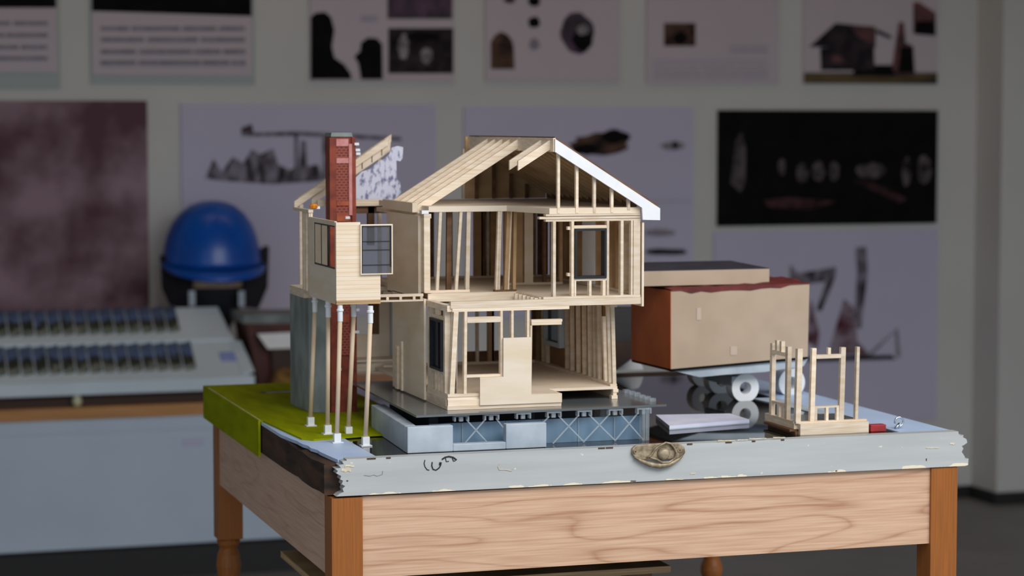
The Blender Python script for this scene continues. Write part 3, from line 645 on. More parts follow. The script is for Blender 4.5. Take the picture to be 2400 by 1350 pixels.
for (fxp, fyp, tx, zb) in ((728, 998, 738, GT), (768, 1017, 769, GT), (790, 1037, 797, .7206), (817, 1021, 829, .7197), (857, 1045, 868, .7197)):
    b0 = at(fxp, fyp, z=zb); t0 = at(tx, 705, y=b0.y); t0.z = .8914
    if zb == GT: b0.z = GT
    P = MB().tube([b0 + Vector((0, 0, .011)), t0 - Vector((0, 0, .015))], .0029, 12).build('stilt', dowel, A, smooth=True)
    MB().box(b0.x - .0068, b0.x + .0068, b0.y - .0068, b0.y + .0068, b0.z, b0.z + .0012).box(b0.x - .0042, b0.x + .0042, b0.y - .0042, b0.y + .0042, b0.z + .0012, b0.z + .0115).build('foot_cap', white_plastic, P)
    MB().lathe([(.0034, -.021), (.0034, -.009), (.0044, -.008), (.0044, -.006), (.0034, -.005), (.0034, 0)], tuple(t0), 16).build('top_cap', white_plastic, P)
# ------------------------------------------------------------------ lean-to roof piece, torn paper, chimney
R = thing('lean_to_roof', 'sloping birch roof fragment behind the red chimney', 'roof fragment', (.12, .5, .99))
def lz(x): return 1.002 + .655 * (x - .051)
for y, xa, xb, dz in ((.4945, .050, .183, 0), (.528, .062, .196, -.004)):
    MB().prism([(xa, y, lz(xa) + dz + .0055), (xb, y, lz(xb) + dz + .0055), (xb, y, lz(xb) + dz - .0045), (xa, y, lz(xa) + dz - .0045)], (0, .004, 0)).build('rafter', birch_h, R)
for k in range(6):
    x = .085 + k * .02; MB().box(x, x + .003, .5015, .5278, lz(x) - .006, lz(x) + .0015).build('purlin', birch, R)
MB().prism([(.075, .4992, lz(.075) - .0046), (.187, .4992, lz(.187) - .0046), (.187, .4992, lz(.187) - .016), (.075, .4992, lz(.075) - .016)], (0, .002, 0)).build('gable_strip', ply, R)
for x in (.10, .132, .146, .160, .174): MB().box(x, x + .0012, .4986, .4991, lz(x) - .0135, lz(x) - .0045).build('tick', brown_wood, R)
MB().box(.0575, .0625, .496, .50, .884, 1.0030).box(.17, .175, .503, .507, .8916, 1.075).build('post', birch, R)
pp = [(833, 468), (832, 418), (848, 402), (868, 396), (884, 380), (900, 373), (912, 362), (918, 346), (932, 342), (945, 345), (944, 370), (938, 378), (929, 376), (930, 420), (938, 428), (940, 452), (932, 460), (932, 470)]
tag(MB().prism([at(x, y, y=.486) for x, y in pp], (0, .0015, 0)).build('torn_paper', paper_print), 'torn sheet of printed white paper hanging beside the chimney under the rafter', 'paper', kind='thing')
C = thing('brick_chimney', 'tall red clay chimney rising behind the stilt room', 'chimney', (.10, .445, GT))
cx0, cx1, cy0, cy1 = .0835, .1195, .425, .463
MB().box(cx0 + .003, cx1 - .002, cy0 + .002, cy1, GT, 1.0955).build('core', brick_red, C)
MB().box(cx0 + .009, cx1 - .010, cy0, cy0 + .0019, .80, 1.0935).build('lattice_face', brick_lat, C)
MB().box(cx0, cx0 + .0088, cy0 - .001, cy0 + .012, GT, 1.0945).build('corner_pier', brick_red, C)
MB().box(cx1 - .0098, cx1 - .0055, cy0 - .002, cy0 + .0019, .99, 1.086).box(cx1 - .0098, cx1 - .0065, cy0 - .002, cy0 + .0019, .74, .83).build('pale_strip', pink_chip, C)
MB().box(cx1 - .0054, cx1, cy0 - .001, cy0 + .01, GT, 1.0945).build('corner_pier', brick_red, C)
for z0, z1, mm in ((1.083, 1.0925, pink_chip), (1.060, 1.067, pink_chip), (1.003, 1.009, brick_or), (.982, .993, brick_or), (.845, .855, brick_or)):
    MB().box(cx0 + .0092, cx1 - .0102, cy0 - .0014, cy0 - .0001, z0, z1).build('clay_tile', mm, C)
m = MB()
for z, dx in ((1.084, .002), (1.076, .0035), (1.071, .004), (.985, -.011), (.975, -.012), (.87, .001), (.86, .0015), (.78, -.024), (.83, .001)):
    MB().box(cx1 - .004 + dx, cx1 + .002 + dx, cy0 - .003, cy0 - .0011, z, z + .0035).build('white_chip', white_paint, C)
MB().hexa([(cx0 + .002, cy0, 1.0956), (cx1 - .004, cy0, 1.0956), (cx1 - .004, cy1, 1.0956), (cx0 + .002, cy1, 1.0956), (cx0 + .003, cy0 + .001, 1.101), (cx1 - .005, cy0 + .001, 1.101), (cx1 - .005, cy1, 1.101), (cx0 + .003, cy1, 1.101)]).build('cap', concrete_d, C)
m = MB(); p = at(735, 459, y=.33)
m.lathe([(.001, 0), (.005, .001), (.0062, .004), (.004, .0065), (.001, .007)], (p.x, p.y, 1.0026), 10); m.box(p.x + .003, p.x + .008, p.y - .002, p.y + .002, 1.0026, 1.006, 1)
tag(m.build('orange_scrap', [orange, white_paint]), 'tiny orange scrap stuck on the stilt room rail left of the chimney', 'scrap', kind='thing')

# ------------------------------------------------------------------ other pieces on the sash
GZ = .7196
cq = [at(x, y, z=.7251) for x, y in ((1569, 998), (1756, 983), (1711, 969), (1537, 972))]
CSK = thing('card_pad', 'white foam card pad lying flat on the dark glass right of the deck', 'card', (cq[0].x + .05, cq[0].y + .04, GZ))
MB().prism([(p.x, p.y, GZ) for p in cq], (0, 0, .0012)).build('reflection_layer', concrete, CSK)  # thin grey layer modelling the pad's reflection in the glass
MB().prism([(p.x, p.y, GZ + .0013) for p in cq], (0, 0, .0042)).build('upper_layer', lilac_foam, CSK)
# small corner frame
Mx, My = .600, .055
M_ = thing('corner_frame', 'small birch wall-corner frame model on the right of the sash', 'frame model', (.65, .1, GZ))
MB().box(Mx, .700, My, .14, GZ, .7235).box(Mx - .006, Mx + .02, My + .004, .14, .7235, .7262).build('base_plate', brown_wood, M_)
MB().box(Mx + .0045, .7, My - .0055, My + .005, .7263, .7335).box(Mx + .0045, .7, My - .0055, My - .0002, GZ, .7262).box(Mx, Mx + .0044, My + .004, .15, .7264, .7335).build('rim_board', birch_h, M_)
MB().box(Mx + .005, .699, My + .0052, .138, .7305, .7334).build('floor_sheet', deck_grey, M_)
MB().box(Mx + .001, .7, My, My + .006, .7336, .736).box(Mx, Mx + .006, My + .0062, .15, .7336, .736).build('sole_plate', birch_h, M_)
zt = .829
def pst(x0, x1, y0, y1, z0=.736, z1=zt, lean=.002, n='post'): stud(M_, x0, x1, y0, y1, z0, z1, lean, birch, n)
pst(.6005, .6075, My, My + .007); pst(.6205, .6265, My, My + .006); pst(.6610, .6675, My, My + .006); pst(.6835, .6875, My, My + .006, lean=.0015)
MB().box(.6286, .6628, My, My + .006, .8155, .8205).build('header', birch_h, M_)
MB().box(.6268, .6608, My, My + .006, .7525, .7548).build('window_sill', birch_h, M_)
pst(.6445, .6485, My, My + .005, .8206, zt, 0, 'cripple')
for x in (.6268, .6425, .6572): pst(x, x + .0035, My, My + .005, .736, .7525, 0, 'cripple')
for y in (.083, .131): pst(.6005, .606, y, y + .007, lean=.001)
MB().box(.6015, .6065, .0902, .1308, .8155, .8205).build('header', birch_h, M_)
for y in (.104, .118): pst(.602, .607, y, y + .006, .8206, .834, 0, 'cripple')
MB().box(.601, .606, .0902, .1308, .752, .7548).build('window_sill', birch_h, M_)
for y in (.094, .108): pst(.601, .605, y, y + .007, .736, .752, 0, 'cripple')
tag(B(.703, .725, .050, .062, GZ, .7285).build('red_block', red_paint, bevel=.0008), 'little red block on the sash right of the corner frame', 'block', kind='thing')
m = MB(); c = at(2107, 1003, y=.062)
m.tube([(c.x + .006 * math.cos(a), c.y, .7295 + .006 * math.sin(a)) for a in [i * math.pi / 8 - 2 for i in range(15)]], .0013, 8)
m.bar((c.x - .006, c.y - .002, .7215), (c.x + .001, c.y, .727), .003, .003)
tag(m.build('screw_eye', steel, smooth=True), 'shiny steel screw eye in the painted right stile', 'screw eye', kind='thing')
tag(MB().prism([(.7345, .16, GZ + .0002), (.722, .16, GZ + .0002), (.70, .42, GZ + .0002), (.7345, .42, GZ + .0002)], (0, 0, .0008)).build('reflection_sheet', concrete), 'thin pale strip standing in for a reflection on the glass behind the corner frame', 'sheet', kind='thing')  # pale reflection in the glass, built as a thin strip

# trailer model
TY = .372
TR = thing('trailer_model', 'tan cardboard trailer model on white wheels with a red roof', 'trailer model', (.66, .45, GZ))
fl, frr, ful, fur = at(1573, 865, y=TY), at(1893, 836, y=TY), at(1573, 682, y=TY), at(1897, 665, y=TY)
bd = Vector((-.008, .135, 0)); bdr = Vector((0, .14, 0))
MB().hexa([fl, frr, frr + bdr, fl + bd, ful, fur, fur + bdr, ful + bd]).build('body', kraft, TR)
e = Vector((-.0008, 0, 0))
MB().hexa([fl + e, fl, fl + bd, fl + bd + e, ful + e, ful, ful + bd, ful + bd + e]).build('side_panel', amber, TR)
dn = Vector((0, 0, -.0032))
MB().hexa([fl + dn, frr + dn, frr + bdr + dn, fl + bd + dn, fl, frr, frr + bdr, fl + bd]).build('base_strip', p_black, TR)
# crumpled red roof sheet with a ragged front flap
m = MB(); nx, ny = 14, 6
def roofp(i, j):
    a = ful.lerp(fur, i / nx); b2 = (ful + bd).lerp(fur + bdr, i / nx); p = a.lerp(b2, j / ny); return Vector((p.x, p.y - (.0012 if j == 0 else 0), p.z + .0012 + (random.uniform(0, .004) if 0 < j < ny else .0006)))
g = [[roofp(i, j) for j in range(ny + 1)] for i in range(nx + 1)]
vs = [p for r_ in g for p in r_]; m.add(vs, [[i * (ny + 1) + j, (i + 1) * (ny + 1) + j, (i + 1) * (ny + 1) + j + 1, i * (ny + 1) + j + 1] for i in range(nx) for j in range(ny)])
low = [Vector((g[i][0].x, g[i][0].y, g[i][0].z - (.002 if i in (0, 1, 12, 13, 14) else random.uniform(.004, .007)))) for i in range(nx + 1)]
k0 = len(m.v); m.v += low; m.f += [[i * (ny + 1), k0 + i, k0 + i + 1, (i + 1) * (ny + 1)] for i in range(nx)]; m.mi += [0] * nx
rfo = m.build('red_roof', dark_red, TR); sd = rfo.modifiers.new('t', 'SOLIDIFY'); sd.thickness = .0012
u0, u1 = at(1500, 655, y=TY + .02), at(1803, 650, y=TY + .02)
t1 = at(1803, 630, y=TY + .02)
MB().box(u0.x, u1.x, TY + .02, TY + .125, ful.z + .006, t1.z).build('upper_deck', kraft, TR)
MB().hexa([(u0.x, TY + .021, t1.z), (u1.x, TY + .021, t1.z), (u1.x - .015, TY + .125, t1.z), (u0.x, TY + .125, t1.z), (u0.x, TY + .022, t1.z + .001), (u1.x, TY + .022, t1.z + .001), (u1.x - .015, TY + .125, t1.z + .006), (u0.x, TY + .125, t1.z + .006)]).build('slate_cover', slate, TR)
def pat(x0_, y0_, x1_, y1_):
    a, b2 = at(x0_, y0_, y=TY - .0006), at(x1_, y1_, y=TY - .0006); MB().box(a.x, b2.x, TY - .0008, TY - .0002, b2.z, a.z).build('pale_patch', pale_patch, TR)
pat(1633, 722, 1643, 750); pat(1712, 812, 1727, 832)
# chassis
ch = [(1573, 868), (1893, 841), (1884, 858), (1790, 872), (1700, 878), (1640, 884), (1590, 872)]
MB().prism([at(x, y, y=TY + .004) for x, y in ch], (0, .125, 0)).build('chassis', concrete, TR)
def wheel(px, py, y):
    c = at(px, py, z=GZ) if y is None else at(px, py, y=y)
    r, h, n = .0207, .0088, 40; zc = GZ + .0187
    m = MB(); vs = []
    for yy in (0, .022):
        for rad in (r, h):
            for k in range(n):
                a = 2 * math.pi * k / n; vs.append((c.x + rad * math.cos(a), c.y + yy, max(zc + rad * math.sin(a), .7207 if c.x > .705 else GZ)))
    q = lambda l, k: l * n + k % n
    fs_ = []
    for k in range(n):
        fs_ += [[q(0, k), q(0, k + 1), q(1, k + 1), q(1, k)], [q(2, k), q(3, k), q(3, k + 1), q(2, k + 1)], [q(0, k), q(2, k), q(2, k + 1), q(0, k + 1)], [q(1, k), q(1, k + 1), q(3, k + 1), q(3, k)]]
    m.add(vs, fs_); return m.build('wheel', white_plastic, TR)
for px, py in ((1747, 940), (1692, 922), (1652, 905), (1856, 927)): wheel(px, py, None)
MB().box(.66, .668, .40, .50, .7405, .755).build('axle', concrete, TR)
mm_ = at(1884, 860, y=TY); MB().box(mm_.x - .006, mm_.x + .004, TY + .03, TY + .04, mm_.z - .006, mm_.z + .014).build('hitch', white_plastic, TR)
# dark card box and white paper behind the house
DY = .748
X_ = thing('charcoal_box', 'charcoal card box with a slanting underside standing between house and trailer', 'box', (at(1440, 800, y=DY).x, DY + .02, .7204))
zb = lambda x, y: (lambda p: (p.x, DY, max(p.z, .7204)))(at(x, y, y=DY))
MB().prism([zb(1392, 800), zb(1501, 800), zb(1501, 722), zb(1392, 722)], (0, .035, 0)).build('upper_part', charcoal, X_)
MB().prism([zb(1392, 874), zb(1436, 874), zb(1482, 840), zb(1501, 837), zb(1501, 800.3), zb(1392, 800.3)], (0, .035, 0)).build('lower_part', umber, X_)
wp = [at(x, y, y=.784) for x, y in ((1432, 868), (1508, 866), (1503, 850), (1497, 840), (1476, 838))]
tag(MB().prism([(p.x, .784, max(p.z, .7204)) for p in wp], (0, .005, 0)).build('foam_offcut', white_paint), 'white foam offcut standing on the back rail behind the charcoal box', 'offcut', kind='thing')

# ------------------------------------------------------------------ left background: cabinet, tray, hat
CB = thing('white_cabinet', 'long white cabinet with wood-edged top against the back wall', 'cabinet', (.25, 3.19, 0))
CY = 2.93
MB().box(-.9, 1.05, CY, WY - .002, .088, .4045).build('body', cab_white, CB)
MB().box(-.88, 1.03, CY + .03, WY - .002, 0, .0878).build('toe_kick', base_m, CB)
MB().box(-.9, 1.05, CY - .004, CY - .0002, .37, .4045).build('front_band', cab_white, CB)
MB().box(-.92, 1.07, CY - .012, WY - .002, .4047, .4335).build('worktop', desk_wood, CB)
lp, lq = at(425, 1028, y=CY - .001), at(478, 1046, y=CY - .001)
MB().box(lp.x, lq.x, CY - .0014, CY - .0002, lq.z, lp.z).build('label_card', faint_label, CB)
# sloping display tray
tz0, tz1, ty0, ty1 = .494, .648, CY, 3.165
TRY = thing('display_tray', 'white sloping display tray of landscape photos on the cabinet', 'display tray', (.1, 3.05, .4336))
SLt = (tz1 - tz0) / (ty1 - ty0)
def tp_(x, y, off=0): return Vector((x, y, tz0 + SLt * (y - ty0) + off))
MB().hexa([(-.7, ty0, .466), (.462, ty0, .466), (.422, ty1, .466), (-.7, ty1, .466), (-.7, ty0, tz0), (.462, ty0, tz0), (.422, ty1, tz1), (-.7, ty1, tz1)]).build('sloped_top', tray_white, TRY)
MB().box(-.7, .42, ty0 + .02, ty1, .4336, .4658).build('dark_base', desk_dark, TRY)
MB().box(-.7, .468, ty0 - .012, ty0 - .0002, .464, .496).build('front_lip', tray_white, TRY)
ym = ty0 + (ty1 - ty0) * .50
MB().prism([tp_(-.7, ym, .0003), tp_(.442, ym, .0003), tp_(.44, ym + .012, .0003), tp_(-.7, ym + .012, .0003)], (0, 0, .006)).build('slot_rib', tray_white, TRY)
MB().prism([tp_(.44, ty0 + .005, .0003), tp_(.472, ty0 + .012, .0003), tp_(.458, ym - .005, .0003), tp_(.43, ym - .005, .0003)], (0, 0, .004)).build('corner_flap', tray_white, TRY)
kb = at(181, 935, y=CY - .002)
for dx in (-.45, 0): MB().lathe([(.003, 0), (.010, .004), (.0125, .0125), (.010, .022), (.006, .030)], (kb.x + dx, CY + .002, .4337), 16).build('foot_knob', pale_knob, TRY, smooth=True)
a = tp_(at(545, 840, y=CY + .06).x - .03, ty0 + .05, .0003)
MB().prism([a, a + Vector((.045, 0, 0)), a + Vector((.043, .03, SLt * .03)), a + Vector((-.002, .03, SLt * .03))], (0, 0, .001)).build('blue_card', blue_label, TRY)
def tray_hit(px, py):
    d = FW + RT * ((px - IW / 2) / FPX) + UP * ((IH / 2 - py) / FPX)
    t = (tz0 + SLt * (CAM.y - ty0) - CAM.z) / (d.z - SLt * d.y); return CAM + d * t
c0, c1 = tray_hit(358, 803), tray_hit(418, 796)
MB().prism([tp_(c0.x, c0.y, .0003), tp_(c1.x, c0.y, .0003), tp_(c1.x, c0.y + .012, .0003), tp_(c0.x, c0.y + .012, .0003)], (0, 0, .001)).build('caption_strip', p_grey, TRY)
w_, src = .0325, None
for row, (xl_, yb, yt, n, lab, gr) in enumerate(((1, 884, 812, 15, 'small curled landscape photo in the lower row of the display tray', 'landscape photos in the lower tray row'),
                                                (1, 794, 727, 14, 'small curled landscape photo in the upper row of the display tray', 'landscape photos in the upper tray row'))):
    e0, e1 = tray_hit(462 if row == 0 else 424, yb - (16 if row == 0 else 14)), tray_hit(200, yt)
    yb_, yt_ = e0.y, e1.y
    src = None
    for k in range(n):
        x = e0.x - w_ * (k + 1)
        if src is None:
            m = MB(); nn = 6; vs = []
            for i in range(nn + 1):
                u = (0, .07, .25, .45, .65, .85, 1)[i]; lift = .001 + .006 * u * u
                for v, (yy, ex) in enumerate(((yb_, 0), (yt_, 0))):
                    p = tp_(x + u * (w_ - .002), yy); vs.append(p + Vector((0, 0, lift)))
            m.add(vs, [[2 * i, 2 * i + 2, 2 * i + 3, 2 * i + 1] for i in range(1, nn)]); m.f += [[0, 2, 3, 1]]; m.mi += [1]
            src = m.build('photo_card', [photo, tray_white], smooth=True); sd = src.modifiers.new('t', 'SOLIDIFY'); sd.thickness = .0008
            tag(src, lab, 'photo', gr, 'thing')
        else:
            o = src.copy(); COL.objects.link(o); o.location.x = src.location.x - w_ * k
# block pile right of the tray
R2 = thing('maroon_box', 'dark maroon box with a pale top right of the display tray', 'box', (.54, 3.08, .4336))
MB().hexa([(.495, 2.98, .4337), (.64, 2.98, .4337), (.64, 3.17, .4337), (.495, 3.17, .4337), (.465, 3.0, .618), (.66, 3.0, .612), (.66, 3.17, .612), (.465, 3.17, .618)]).build('body', pm('maroon_card', rgb(96, 52, 44), rgb(64, 34, 32), (14, 14, 14), .7), R2)
MB().hexa([(.456, 2.995, .6185), (.68, 2.995, .6125), (.68, 3.17, .6125), (.456, 3.17, .6185), (.456, 2.995, .640), (.68, 2.995, .636), (.68, 3.17, .636), (.456, 3.17, .640)]).build('pale_lid', concrete_d, R2)
pc = [at(x, y, y=2.955) for x, y in ((606, 784), (690, 780), (690, 816), (628, 818))]
W3 = thing('white_card', 'small white card leaning on the maroon box behind the concrete slab', 'card', (pc[0].x + .04, 2.955, .4336))
MB().prism([(p.x, 2.955 + .015 * (i in (0, 1)), p.z) for i, p in enumerate(pc)], (0, .004, 0)).build('sheet', white_paint, W3)
MB().box(pc[3].x + .012, pc[2].x, 2.96, 2.968, .4337, pc[2].z + .01).build('stand', umber, W3)
m = MB(); cc = at(664, 850, y=2.92)
m.lathe([(.002, 0), (.03, .0), (.036, .02), (.033, .04), (.028, .06), (.017, .072), (.003, .078)], (cc.x, 2.921, .4337), 14)
for v in m.v: v += Vector((random.uniform(-.004, .004), random.uniform(-.003, .003), random.uniform(0, .004)))
tag(m.build('moss_clump', ochre, smooth=True), 'ochre moss clump on the cabinet below the white card', 'moss', kind='thing')
# hard hat on a black head stand
HY = 3.288; hc = at(497, 600, y=HY); hz = .772
HS = thing('head_stand', 'black padded head stand with a beige band under the blue hard hat', 'stand', (hc.x, HY, .4336))
m = MB(); m.lathe([(.085, 0), (.085, .012), (.045, .03), (.045, .15), (.07, .2), (.095, .26), (.098, .31), (.09, .34), (.07, .37), (.03, .385)], (hc.x, HY, .4338), 28); m.build('head_form', black_cloth, HS, smooth=True)
m = MB()
for sgn, xt in ((-1, .0), (1, .016)):
    p = [(hc.x + sgn * .132 + xt, 3.27, hz + .005 + (.02 if sgn > 0 else 0)), (hc.x + sgn * .082, 3.215, hz - .01), (hc.x + sgn * .060, 3.2, hz - .13), (hc.x + sgn * .105 + xt * .6, 3.25, hz - .14), (hc.x + sgn * .128 + xt, 3.27, hz - .085)]
    fl_ = MB().prism(p, (0, .05, 0)).build('ear_flap', black_cloth, HS, bevel=.006)
m = MB()
arc = lambda r, z, a0, a1, n=14: [(hc.x + r * math.cos(a0 + (a1 - a0) * i / n), HY + r * 1.0 * math.sin(a0 + (a1 - a0) * i / n), z) for i in range(n + 1)]
lo_, hi_ = arc(.1025, hz - .078, -2.25, -.9), arc(.1025, hz - .046, -2.25, -.9)
m.add(lo_ + hi_, [[i, i + 1, 15 + i + 1, 15 + i] for i in range(14)])
bo = m.build('beige_band', beige, HS, smooth=True); sd = bo.modifiers.new('t', 'SOLIDIFY'); sd.thickness = .004
m = MB()
for px in (450, 566):
    p = at(px, 700, y=3.2); m.box(p.x - .008, p.x + .008, 3.198, 3.205, p.z - .02, p.z + .02)
m.build('chin_clip', concrete, HS)
HH = thing('hard_hat', 'glossy blue hard hat on the black head stand by the back wall', 'hard hat', (hc.x, HY, hz - .05))
m = MB(); n = 40; prof = [(.126, -.008), (.124, .004), (.121, .03), (.114, .062), (.101, .095), (.082, .123), (.057, .144), (.030, .154), (.008, .1565)]
vs = []
for r_, h_ in prof:
    for k in range(n):
        a = 2 * math.pi * k / n; vs.append((hc.x + r_ * math.cos(a) * 1.02, HY + r_ * 1.04 * math.sin(a), hz - .008 + h_ * .96 + .010 * math.sin(a) * (1 - h_ / .16)))
L_ = len(prof)
m.add(vs, [[i * n + k, i * n + (k + 1) % n, (i + 1) * n + (k + 1) % n, (i + 1) * n + k] for i in range(L_ - 1) for k in range(n)] + [list(range((L_ - 1) * n, L_ * n))])
SHL = m.build('shell', hat_blue, HH, smooth=True); sd = SHL.modifiers.new('t', 'SOLIDIFY'); sd.thickness = .003
m = MB(); vs = []
for (dr, dz) in ((0, .0), (.0095, -.004), (.0085, -.010), (-.001, -.007)):
    for k in range(n):
        a = 2 * math.pi * k / n; front = max(0, -math.sin(a)) ** 1.5
        r_ = .127 + dr * (1 + 2.6 * front)
        vs.append((hc.x + r_ * math.cos(a) * .985, HY + r_ * 1.04 * math.sin(a), hz - .014 + dz + .012 * math.sin(a) - .024 * front * (dr > 0)))
m.add(vs, [[i * n + k, i * n + (k + 1) % n, ((i + 1) % 4) * n + (k + 1) % n, ((i + 1) % 4) * n + k] for i in range(4) for k in range(n)])
m.build('brim', hat_blue, HH, smooth=True)
m = MB()
for off in (-.03, 0, .03):
    pts = []
    for i in range(13):
        a = -math.pi / 2 + math.pi * i / 12; rr_ = .1375 * math.cos(a - 0) 
        yy = HY + .1 * math.sin(a); tpar = abs(math.sin(a)); zz = hz - .008 + .155 * .96 * (1 - .36 * tpar ** 2.4) - abs(off) * .25 - .004
        pts.append((hc.x + off, yy, zz))
    m.tube(pts, .006, 8)
m.build('crown_ridge', hat_blue, SHL, smooth=True)

# ------------------------------------------------------------------ posters on the back wall
PY = WY - .008
def wp_(px, py): return at(px, py, y=PY)
class Poster:
    """a mounted print: board plus printed areas, all one mesh"""
    def __init__(s, name, label, x0, y0, x1, y1, paper, kind='poster', backing=None):
        a, b = wp_(x0, (y0 + 0)), wp_(x1, y1)
        s.m = MB(); s.mats = [paper]; s.meta = (name, label, kind); s.k = 0
        zt = a.z if y0 > 0 else a.z + .30
        s.b = (a.x, b.x, b.z, zt)
        s.m.box(a.x, b.x, PY, WY - .0015, b.z, zt)
        if backing:
            s.mats.append(back_board); bb = backing
            s.m.box(a.x - .004, b.x + .008, PY + .0035, WY - .001, wp_(x1, y1 + bb).z, zt, 1)
    def _mi(s, mat):
        if mat not in s.mats: s.mats.append(mat)
        return s.mats.index(mat)
    def poly(s, pts, mat, lift=0):
        s.k += 1; d = .0003 + .00025 * s.k
        q = [wp_(x, y) for x, y in pts]
        x0, x1, z0, z1 = s.b
        q = [(min(max(p.x, x0 + .001), x1 - .001), PY - d, min(max(p.z, z0 + .001), z1 - .001)) for p in q]
        s.m.prism(q, (0, d - .0001, 0), s._mi(mat)); return s
    def rect(s, x0, y0, x1, y1, mat, up=False):
        return s.poly([(x0, y1), (x1, y1), (x1, y0), (x0, y0)], mat)
    def blob(s, cx, cy, rx, ry, mat, n=18, j=.15):
        return s.poly([(cx + rx * math.cos(2 * math.pi * i / n) * random.uniform(1 - j, 1 + j), cy + ry * math.sin(2 * math.pi * i / n) * random.uniform(1 - j, 1 + j)) for i in range(n)], mat)
    def done(s):
        n, l, c = s.meta; return tag(s.m.build(n, s.mats), l, c, kind='thing')
def text_rows(P_, x0, x1, rows, h, mat):
    for y in rows:
        x = x0
        while x < x1 - 8:
            w = min(random.uniform(60, 150), x1 - x); P_.rect(x, y, x + w, y + h, mat); x += w + random.uniform(4, 8)
TOP = -260
p = Poster('text_panel', 'cropped text panel with a black band at the upper left corner', -120, 0, 135, 170, lilac, backing=38); p.rect(-120, TOP, 134, 18, p_black); text_rows(p, -100, 112, (50, 78, 106, 132), 9, p_grey); p.done()
p = Poster('text_panel', 'wide text panel with a black band and four lines of grey text', 214, 0, 592, 178, lilac, backing=20); p.poly([(214, 26), (592, 38), (592, TOP), (214, TOP)], p_black); text_rows(p, 236, 575, (62, 88, 116, 142), 10, p_grey); p.done()
p = Poster('portrait_poster', 'poster with dark head silhouettes and two dark photo prints', 726, 0, 1066, 192, lilac)
p.poly([(728, 186), (728, 40), (740, 30), (762, 28), (776, 40), (784, 70), (778, 110), (784, 135), (806, 150), (822, 172), (824, 186)], p_black)
p.poly([(846, 186), (840, 150), (830, 132), (844, 120), (846, 100), (862, 88), (884, 90), (896, 104), (897, 186)], p_black)
p.rect(908, TOP, 1060, 44, p_purple); p.rect(910, 66, 1062, 172, p_dark); p.blob(945, 110, 12, 30, p_pale); p.blob(1000, 130, 14, 18, p_pale); p.blob(990, 85, 40, 10, p_black); p.rect(846, 36, 886, 50, p_faint); p.done()
p = Poster('diagram_poster', 'poster with an arched brown shape and a round purple cluster', 1138, 0, 1453, 192, lilac)
p.poly([(1150, 162), (1150, 98), (1160, 82), (1174, 74), (1188, 80), (1200, 94), (1204, 110), (1206, 162)], p_brown)
for cy in (2, 52): p.blob(1252, cy, 14, 14, p_black)
p.blob(1195, 0, 14, 8, p_brown); p.blob(1252, 104, 12, 14, p_grey); p.blob(1354, 76, 40, 48, p_purple); p.blob(1366, 90, 24, 28, p_black); p.blob(1366, 70, 14, 12, p_pale); p.done()
p = Poster('sketch_poster', 'pale poster with one small square picture and faint captions', 1516, 0, 1826, 196, lilac)
p.rect(1556, 54, 1630, 108, p_brown); p.blob(1594, 90, 18, 16, p_black); text_rows(p, 1710, 1800, (106, 118), 6, p_faint); text_rows(p, 1530, 1800, (140, 152, 164, 176), 3, p_faint); p.done()
p = Poster('house_poster', 'poster of a dark gabled house with a chimney on brown ground', 1884, 0, 2197, 198, lilac)
p.rect(1884, 170, 2197, 199, p_ground); p.rect(2000, 152, 2140, 178, p_black)
p.poly([(1924, 165), (1922, 112), (2048, 106), (2050, 165)], p_dark); p.poly([(1896, 110), (1958, 54), (2000, 58), (2052, 66), (2052, 112)], p_dark); p.poly([(1990, 58), (2050, 62), (2052, 110), (2010, 86)], p_red)
p.poly([(2054, 68), (2088, 84), (2088, 92), (2054, 78)], p_black); p.poly([(2090, 160), (2106, 52), (2118, 52), (2122, 100), (2140, 108), (2144, 176), (2100, 176)], p_red); p.poly([(2104, 170), (2110, 110), (2138, 110), (2142, 170)], p_black)
p.poly([(2140, 78), (2140, 6), (2152, 4), (2192, 30), (2192, 82)], p_red); p.poly([(2144, 80), (2144, 50), (2190, 50), (2192, 84)], p_black); p.blob(1960, 140, 14, 10, p_red); p.done()
p = Poster('pink_painting', 'large mottled pink and mauve print at the left edge', -140, 235, 350, 722, p_pink)
p.done()
p = Poster('pier_drawing', 'wide pale drawing of a pier with dark trees behind the hard hat', 424, 243, 1022, 735, lilac_b)
p.poly([(565, 300), (590, 290), (596, 318), (566, 320)], p_purple); p.poly([(566, 312), (700, 308), (940, 322), (940, 330), (700, 318), (566, 320)], p_sketch)
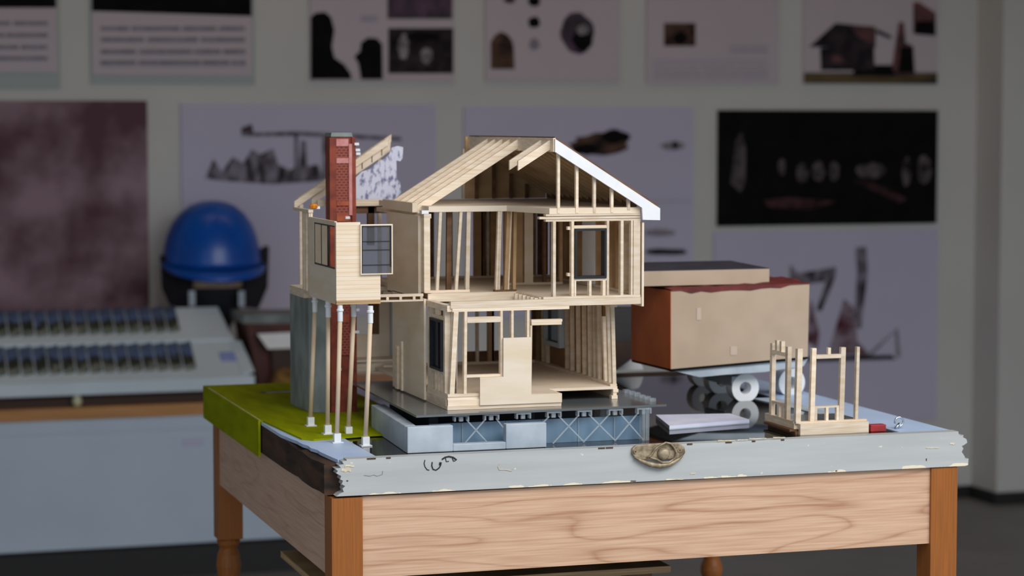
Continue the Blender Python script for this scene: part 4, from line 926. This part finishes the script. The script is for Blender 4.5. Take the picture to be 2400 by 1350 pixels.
p.poly([(480, 418), (500, 372), (520, 402), (545, 368), (570, 382), (590, 350), (610, 362), (640, 348), (652, 386), (680, 398), (700, 388), (705, 330), (716, 330), (720, 390), (745, 385), (760, 424), (640, 432), (520, 424)], p_sketch)
p.rect(690, 318, 698, 400, p_sketch); p.rect(756, 318, 765, 420, p_sketch); p.done()
p = Poster('aerial_drawing', 'wide pale drawing with a brown island behind the wooden roof', 1088, 250, 1622, 735, lilac_b)
p.blob(1405, 338, 66, 26, p_brown); p.blob(1440, 320, 34, 16, p_black); p.blob(1372, 350, 30, 14, p_black); p.blob(1578, 342, 30, 10, p_grey); p.blob(1582, 340, 8, 10, p_dark)
p.rect(1100, 470, 1620, 473, p_faint); p.blob(1560, 590, 50, 8, p_dark); p.blob(1545, 545, 36, 9, p_grey); p.done()
p = Poster('black_photo', 'black photograph of a dim hall with pale window patches', 1683, 258, 2195, 523, p_black)
p.poly([(1712, 430), (1724, 330), (1738, 310), (1748, 350), (1746, 430), (1735, 450)], p_dim)
for x, y, a, b in ((1880, 405, 14, 22), (1918, 402, 14, 24), (1955, 402, 12, 22), (2040, 400, 34, 18), (2124, 402, 10, 34), (2166, 400, 16, 36), (1832, 392, 8, 20)): p.blob(x, y, a, b, p_dim)
p.poly([(2000, 424), (2030, 420), (2125, 466), (2110, 476)], p_dimr); p.poly([(1790, 470), (1850, 462), (1960, 472), (1900, 490), (1800, 486)], p_dimr); p.done()
p = Poster('crane_drawing', 'pale drawing of a tilted dark tower and red shapes at the right', 1674, 545, 2194, 982, lilac_b)
p.poly([(1850, 660), (1852, 620), (1870, 640), (1960, 625), (1958, 650), (1925, 730), (1912, 726), (1935, 660), (1880, 668)], p_sketch)
p.poly([(2000, 770), (2008, 640), (2004, 580), (2030, 578), (2034, 640), (2018, 770)], p_sketch); p.poly([(1940, 830), (1978, 700), (2000, 720), (2010, 800), (2040, 834)], p_rsk); p.poly([(1890, 800), (1900, 700), (1920, 780), (1915, 820)], p_rsk)
p.poly([(1880, 838), (2090, 832), (2100, 842), (1900, 848)], p_black); p.poly([(2030, 832), (2104, 768), (2110, 836), (2100, 838), (2098, 776), (2040, 836)], p_grey); p.done()
